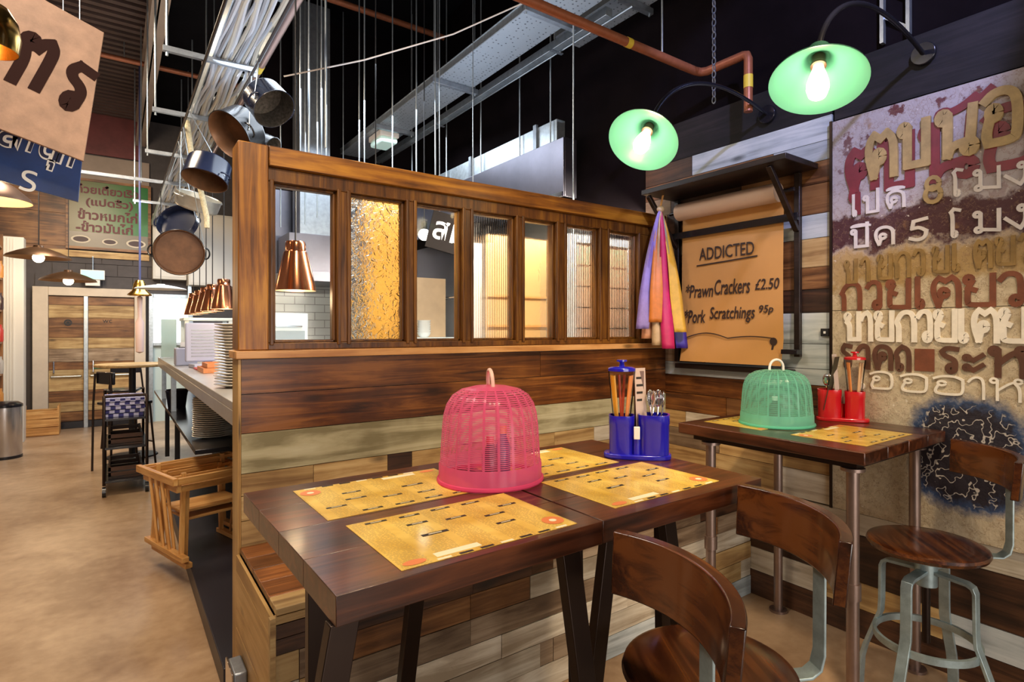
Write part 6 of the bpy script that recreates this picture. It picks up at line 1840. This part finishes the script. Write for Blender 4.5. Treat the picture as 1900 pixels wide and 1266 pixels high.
sh = ['second', 'third', 'fourth', 'fifth', 'sixth']
for k in range(1, 6):
    for j in range(4):
        ci = (k + j * 3) % 4
        o = MB().lathe([(0.0005, 0), (0.048, 0), (0.052, 0.02), (0.052, 0.15), (0.035, 0.19), (0.036, 0.22), (0.0005, 0.222)], 18).build('storage_jar', cols_[ci], None, (-1.21 + 0.02 * (j % 2), 9.52 + 0.15 * j, 0.1255 + 0.41 * k))
        tag(o, f'{jw[ci]} jar on the {sh[k-1]} shelf from the floor at the left edge', 'jar', f'{jw[ci]} jars on the {sh[k-1]} brown shelf')

# ------------------------------------------------------------------ kitchen behind the glazed partition
t = thing('extractor_hood', 'long stainless steel extractor hood above the kitchen behind the partition', 'hood', (2.72, 4.75, 2.43))
MB().box(-0.22, -0.205, -1.70, 1.70, 0, 0.41).box(-0.205, -0.10, -1.70, -1.685, 0, 0.41).box(-0.205, -0.10, 1.685, 1.70, 0, 0.41).box(-0.205, -0.10, -1.685, 1.685, 0.395, 0.41).build('canopy', M_HOOD, t, bevel=0.003)
MB().box(-0.235, -0.2205, -1.70, 1.70, 0.0, 0.03).build('drip_edge', M_CHROME, t)
MB().box(-0.08, 0.0, -1.45, 1.60, 0.30, 0.64).build('duct', M_GALV, t, bevel=0.003)
for yy in (-1.2, -0.2, 0.9):
    MB().box(-0.10, -0.081, yy - 0.02, yy + 0.02, 0.411, 0.66).build('bracket', M_GALVDK, t)
t = thing('extractor_hood', 'steel canopy along the white brick wall seen through the clear pane by the post', 'hood', (1.95, 6.0, 1.98))
MB().prism([(-0.62, -0.28), (0.55, -0.28), (0.55, 0.46), (-0.62, 0.46)], 0.0, 0.10).prism([(-0.55, 0.0), (0.48, 0.0), (0.48, 0.46), (-0.55, 0.46)], 0.101, 0.5).build('canopy', M_HOOD, t, bevel=0.004)
MB().box(-0.42, -0.12, 0.10, 0.40, 0.501, 2.9).build('duct', M_GALVDK, t)
t = thing('steel_range', 'stainless steel cooking range against the white brick wall', 'range', (1.95, 6.05, 0))
MB().box(-0.60, 0.60, -0.30, 0.40, 0.05, 0.92).build('body', M_STAINLESS, t, bevel=0.005)
MB().box(-0.60, 0.60, 0.37, 0.42, 0.9205, 1.40).build('splashback', M_STAINLESS, t)
for k in range(4):
    MB().lathe([(0.05, 0.921), (0.10, 0.921), (0.10, 0.945), (0.05, 0.945)], 20, 0, Matrix.Translation((-0.4 + 0.27 * k, 0.0, 0)), close=True).build('burner', M_BLACK, t)
t = thing('white_oven', 'white box oven on the kitchen counter seen low in the pane by the post', 'oven', (1.28, 5.60, 1.0982))
MB().box(-0.17, 0.17, -0.1, 0.1, 0, 0.56).build('body', M_ICE, t, bevel=0.008)
MB().box(-0.14, 0.14, -0.106, -0.1005, 0.06, 0.40).build('door', plain('oven_door', (0.35, 0.42, 0.46), 0.15), t)
MB().tube([(-0.11, -0.106, 0.44), (-0.11, -0.13, 0.44), (0.11, -0.13, 0.44), (0.11, -0.106, 0.44)], 0.008, 8).build('handle', M_CHROME, t)
t = thing('prep_counter', 'stainless kitchen prep counter on legs behind the partition', 'counter', (1.75, 5.45, 0))
MB().box(-0.68, 0.95, -0.35, 0.27, 1.06, 1.098).build('worktop', M_STAINLESS, t, bevel=0.003)
for sx in (-0.62, 0.9):
    for sy in (-0.3, 0.22):
        MB().cyl((sx, sy, 0), (sx, sy, 1.059), 0.022, n=14).build('leg', M_GALV, t)
MB().box(-0.62, 0.90, -0.3, 0.22, 0.30, 0.325).build('lower_shelf', M_STAINLESS, t)
# serving dish at the bottom of the first pane
o = MB().lathe([(0.0005, 0), (0.07, 0), (0.10, 0.02), (0.20, 0.035), (0.205, 0.04), (0.10, 0.028), (0.0005, 0.012)], 40).build('serving_dish', M_ICE, None, (1.33, 5.20, 1.0982))
tag(o, 'wide white serving dish on the prep counter below the copper heat lamp', 'dish')
# crockery shelf seen through the third pane
t = thing('crockery_shelf', 'wall shelf of white crockery on a tan kitchen board, seen through the third pane', 'shelf', (2.55, 5.1, 0))
MB().box(-0.62, 0.30, 0.0, 0.36, 1.40, 1.43).build('shelf', M_ICE, t)
MB().box(-0.62, 0.30, 0.3605, 0.38, 1.10, 2.05).build('back_board', plain('tan_kitchen_board', (0.50, 0.34, 0.20), 0.5, var=0.1, vscale=6), t)
for sx in (-0.6, 0.28):
    MB().box(sx - 0.015, sx + 0.015, 0.1, 0.36, 1.0985, 1.399).build('bracket', M_GALV, t)
q = random.Random(2)
bw = None
for j in range(4):
    for k in range(6):
        if bw is None:
            bw = MB().lathe([(0.0005, 0), (0.035, 0), (0.055, 0.02), (0.068, 0.05), (0.064, 0.05), (0.05, 0.022), (0.0005, 0.006)], 24).build('bowl', plain('white_china', (0.80, 0.80, 0.78), 0.2)); o = bw
        else:
            o = bw.copy(); COL.objects.link(o)
        o.location = (2.02 + 0.155 * j, 5.22, 1.4315 + 0.024 * k)
        tag(o, 'white bowl in the %s stack from the left on the crockery shelf' % ['first', 'second', 'third', 'fourth'][j], 'bowl', 'white bowls in the %s stack' % ['first', 'second', 'third', 'fourth'][j])
t = thing('steel_splashback', 'grey steel wall cladding on the kitchen side wall seen through the third pane', 'cladding', (2.93, 4.8, 0.9))
for k in range(3):
    MB().box(-0.012, -0.001, -1.6 + 1.07 * k, -0.54 + 1.07 * k, 0, 1.56).build('panel', M_STAINLESS, t, smooth=0)
MB().cyl((-0.05, -1.5, 0.95), (-0.05, 1.5, 0.95), 0.012, n=12).build('utensil_rail', M_CHROME, t)
for yy in (-1.45, 0, 1.45):
    MB().cyl((-0.05, yy, 0.95), (-0.0125, yy, 0.95), 0.008, n=10).build('rail_bracket', M_CHROME, t)
# bare bulbs and the dark hanging sign
for i, (x, y, z, e_) in enumerate(((1.93, 4.05, 2.24, 4), (1.33, 3.49, 1.96, 3))):
    t = thing('bare_bulb', ('round bare lit bulb seen through the third pane beside the dark sign', 'round bare lit bulb glowing behind the hammered pane')[i], 'lamp', (x, y, z))
    MB().sphere((0, 0, 0), 0.045, 12).build('bulb', M_BULBW, t)
    MB().cyl((0, 0, 0.040), (0, 0, 0.10), 0.022, n=16).build('lamp_holder', M_BLACKGL, t)
    MB().cyl((0, 0, 0.101), (0, 0, 4.94 - z), 0.004, n=8).build('cord', M_BLACK, t)
t = thing('hanging_sign', 'small black hanging sign with white Thai letters seen through the third pane', 'sign', (1.875, 3.50, 2.16), R(-18))
T = Matrix.Rotation(R(14), 4, 'Y')
MB().box(-0.16, 0.16, -0.008, 0.008, -0.13, 0.13, 0, T).build('panel', plain('matt_black_board', (0.012, 0.010, 0.010), 0.9, spec=0.05), t, bevel=0.002)
for k, ch in enumerate(('ส', 'ม')):
    mb = MB(); put_text(mb, ch, T @ frame((-0.13 + 0.125 * k, -0.0085, -0.06), (1, 0, 0), (0, 0, 1)), 0.10, 0.13, 0.002, 0.012)
    mb.build('lettering', M_WHITE, t)
for sx in (-0.12, 0.12):
    p = T @ Vector((sx, 0, 0.13))
    MB().cyl((p.x, p.y, p.z), (p.x, p.y, 4.94 - 2.19), 0.003, n=6).build('hanging_wire', M_GALV, t)
# cupboard right behind the partition and the boards standing on it
t = thing('kitchen_cupboard', 'steel cupboard behind the partition carrying the upright boards', 'cupboard', (2.0, 2.83, 0))
MB().box(-0.96, 0.92, -0.18, 0.12, 0.02, 1.36).build('body', M_STAINLESS, t)
for k in range(3):
    MB().box(-0.95 + 0.62 * k, -0.36 + 0.62 * k, 0.1205, 0.135, 0.06, 1.33).build('door', M_STAINLESS, t)
W_YB = wood('yellow_plywood', (0.26, 0.12, 0.015), (0.42, 0.22, 0.035), (0.56, 0.33, 0.07), 'Z', 0.4, 0.5, 0.05, knots=False)
o = MB().box(1.045, 1.31, 2.89, 2.915, 1.362, 2.23).build('plywood_board', W_YB, smooth=0)
tag(o, 'tall yellow plywood board standing behind the hammered second pane', 'board')
t = thing('plywood_board', 'lower yellow board with batten lines behind the fourth and fifth panes', 'board', (2.02, 2.90, 1.362))
MB().box(-0.235, 0.205, -0.012, 0.012, 0, 0.71).build('panel', plain('apricot_board', (0.62, 0.38, 0.17), 0.5, var=0.08, vscale=5), t)
for z_ in (0.16, 0.34):
    MB().box(-0.235, 0.205, -0.018, -0.0122, z_, z_ + 0.012).build('batten', W_LEDGE, t, smooth=0)
t = thing('picture_board', 'white framed board of square food pictures behind the last two reeded panes', 'board', (2.62, 2.78, 1.362))
fr = MB().box(-0.315, -0.255, -0.02, 0.02, 0, 0.75).box(0.215, 0.29, -0.02, 0.02, 0, 0.75).box(-0.255, 0.215, -0.02, 0.02, 0.70, 0.75)
fr.build('frame', plain('bright_white_frame', (0.82, 0.84, 0.84), 0.35), t, bevel=0.003)
M_PIC = plain('faded_food_print', (0.60, 0.38, 0.25), 0.4, var=0.4, vscale=11)
for r_ in range(5):
    for c_ in range(2):
        z_ = 0.02 + 0.135 * r_
        MB().box(-0.253 + 0.235 * c_, -0.022 + 0.235 * c_, -0.012, 0.008, z_, z_ + 0.128).build('picture', M_PIC, t, smooth=0)
MB().box(-0.255, 0.215, 0.0085, 0.015, 0, 0.70).build('backing', M_WHITE, t)
o = MB().box(1.64, 1.775, 2.93, 2.95, 1.362, 2.02).build('white_board', plain('bright_white_board', (0.80, 0.82, 0.82), 0.4), bevel=0.004)
tag(o, 'bright white upright panel behind the left edge of the reeded fourth pane', 'board')
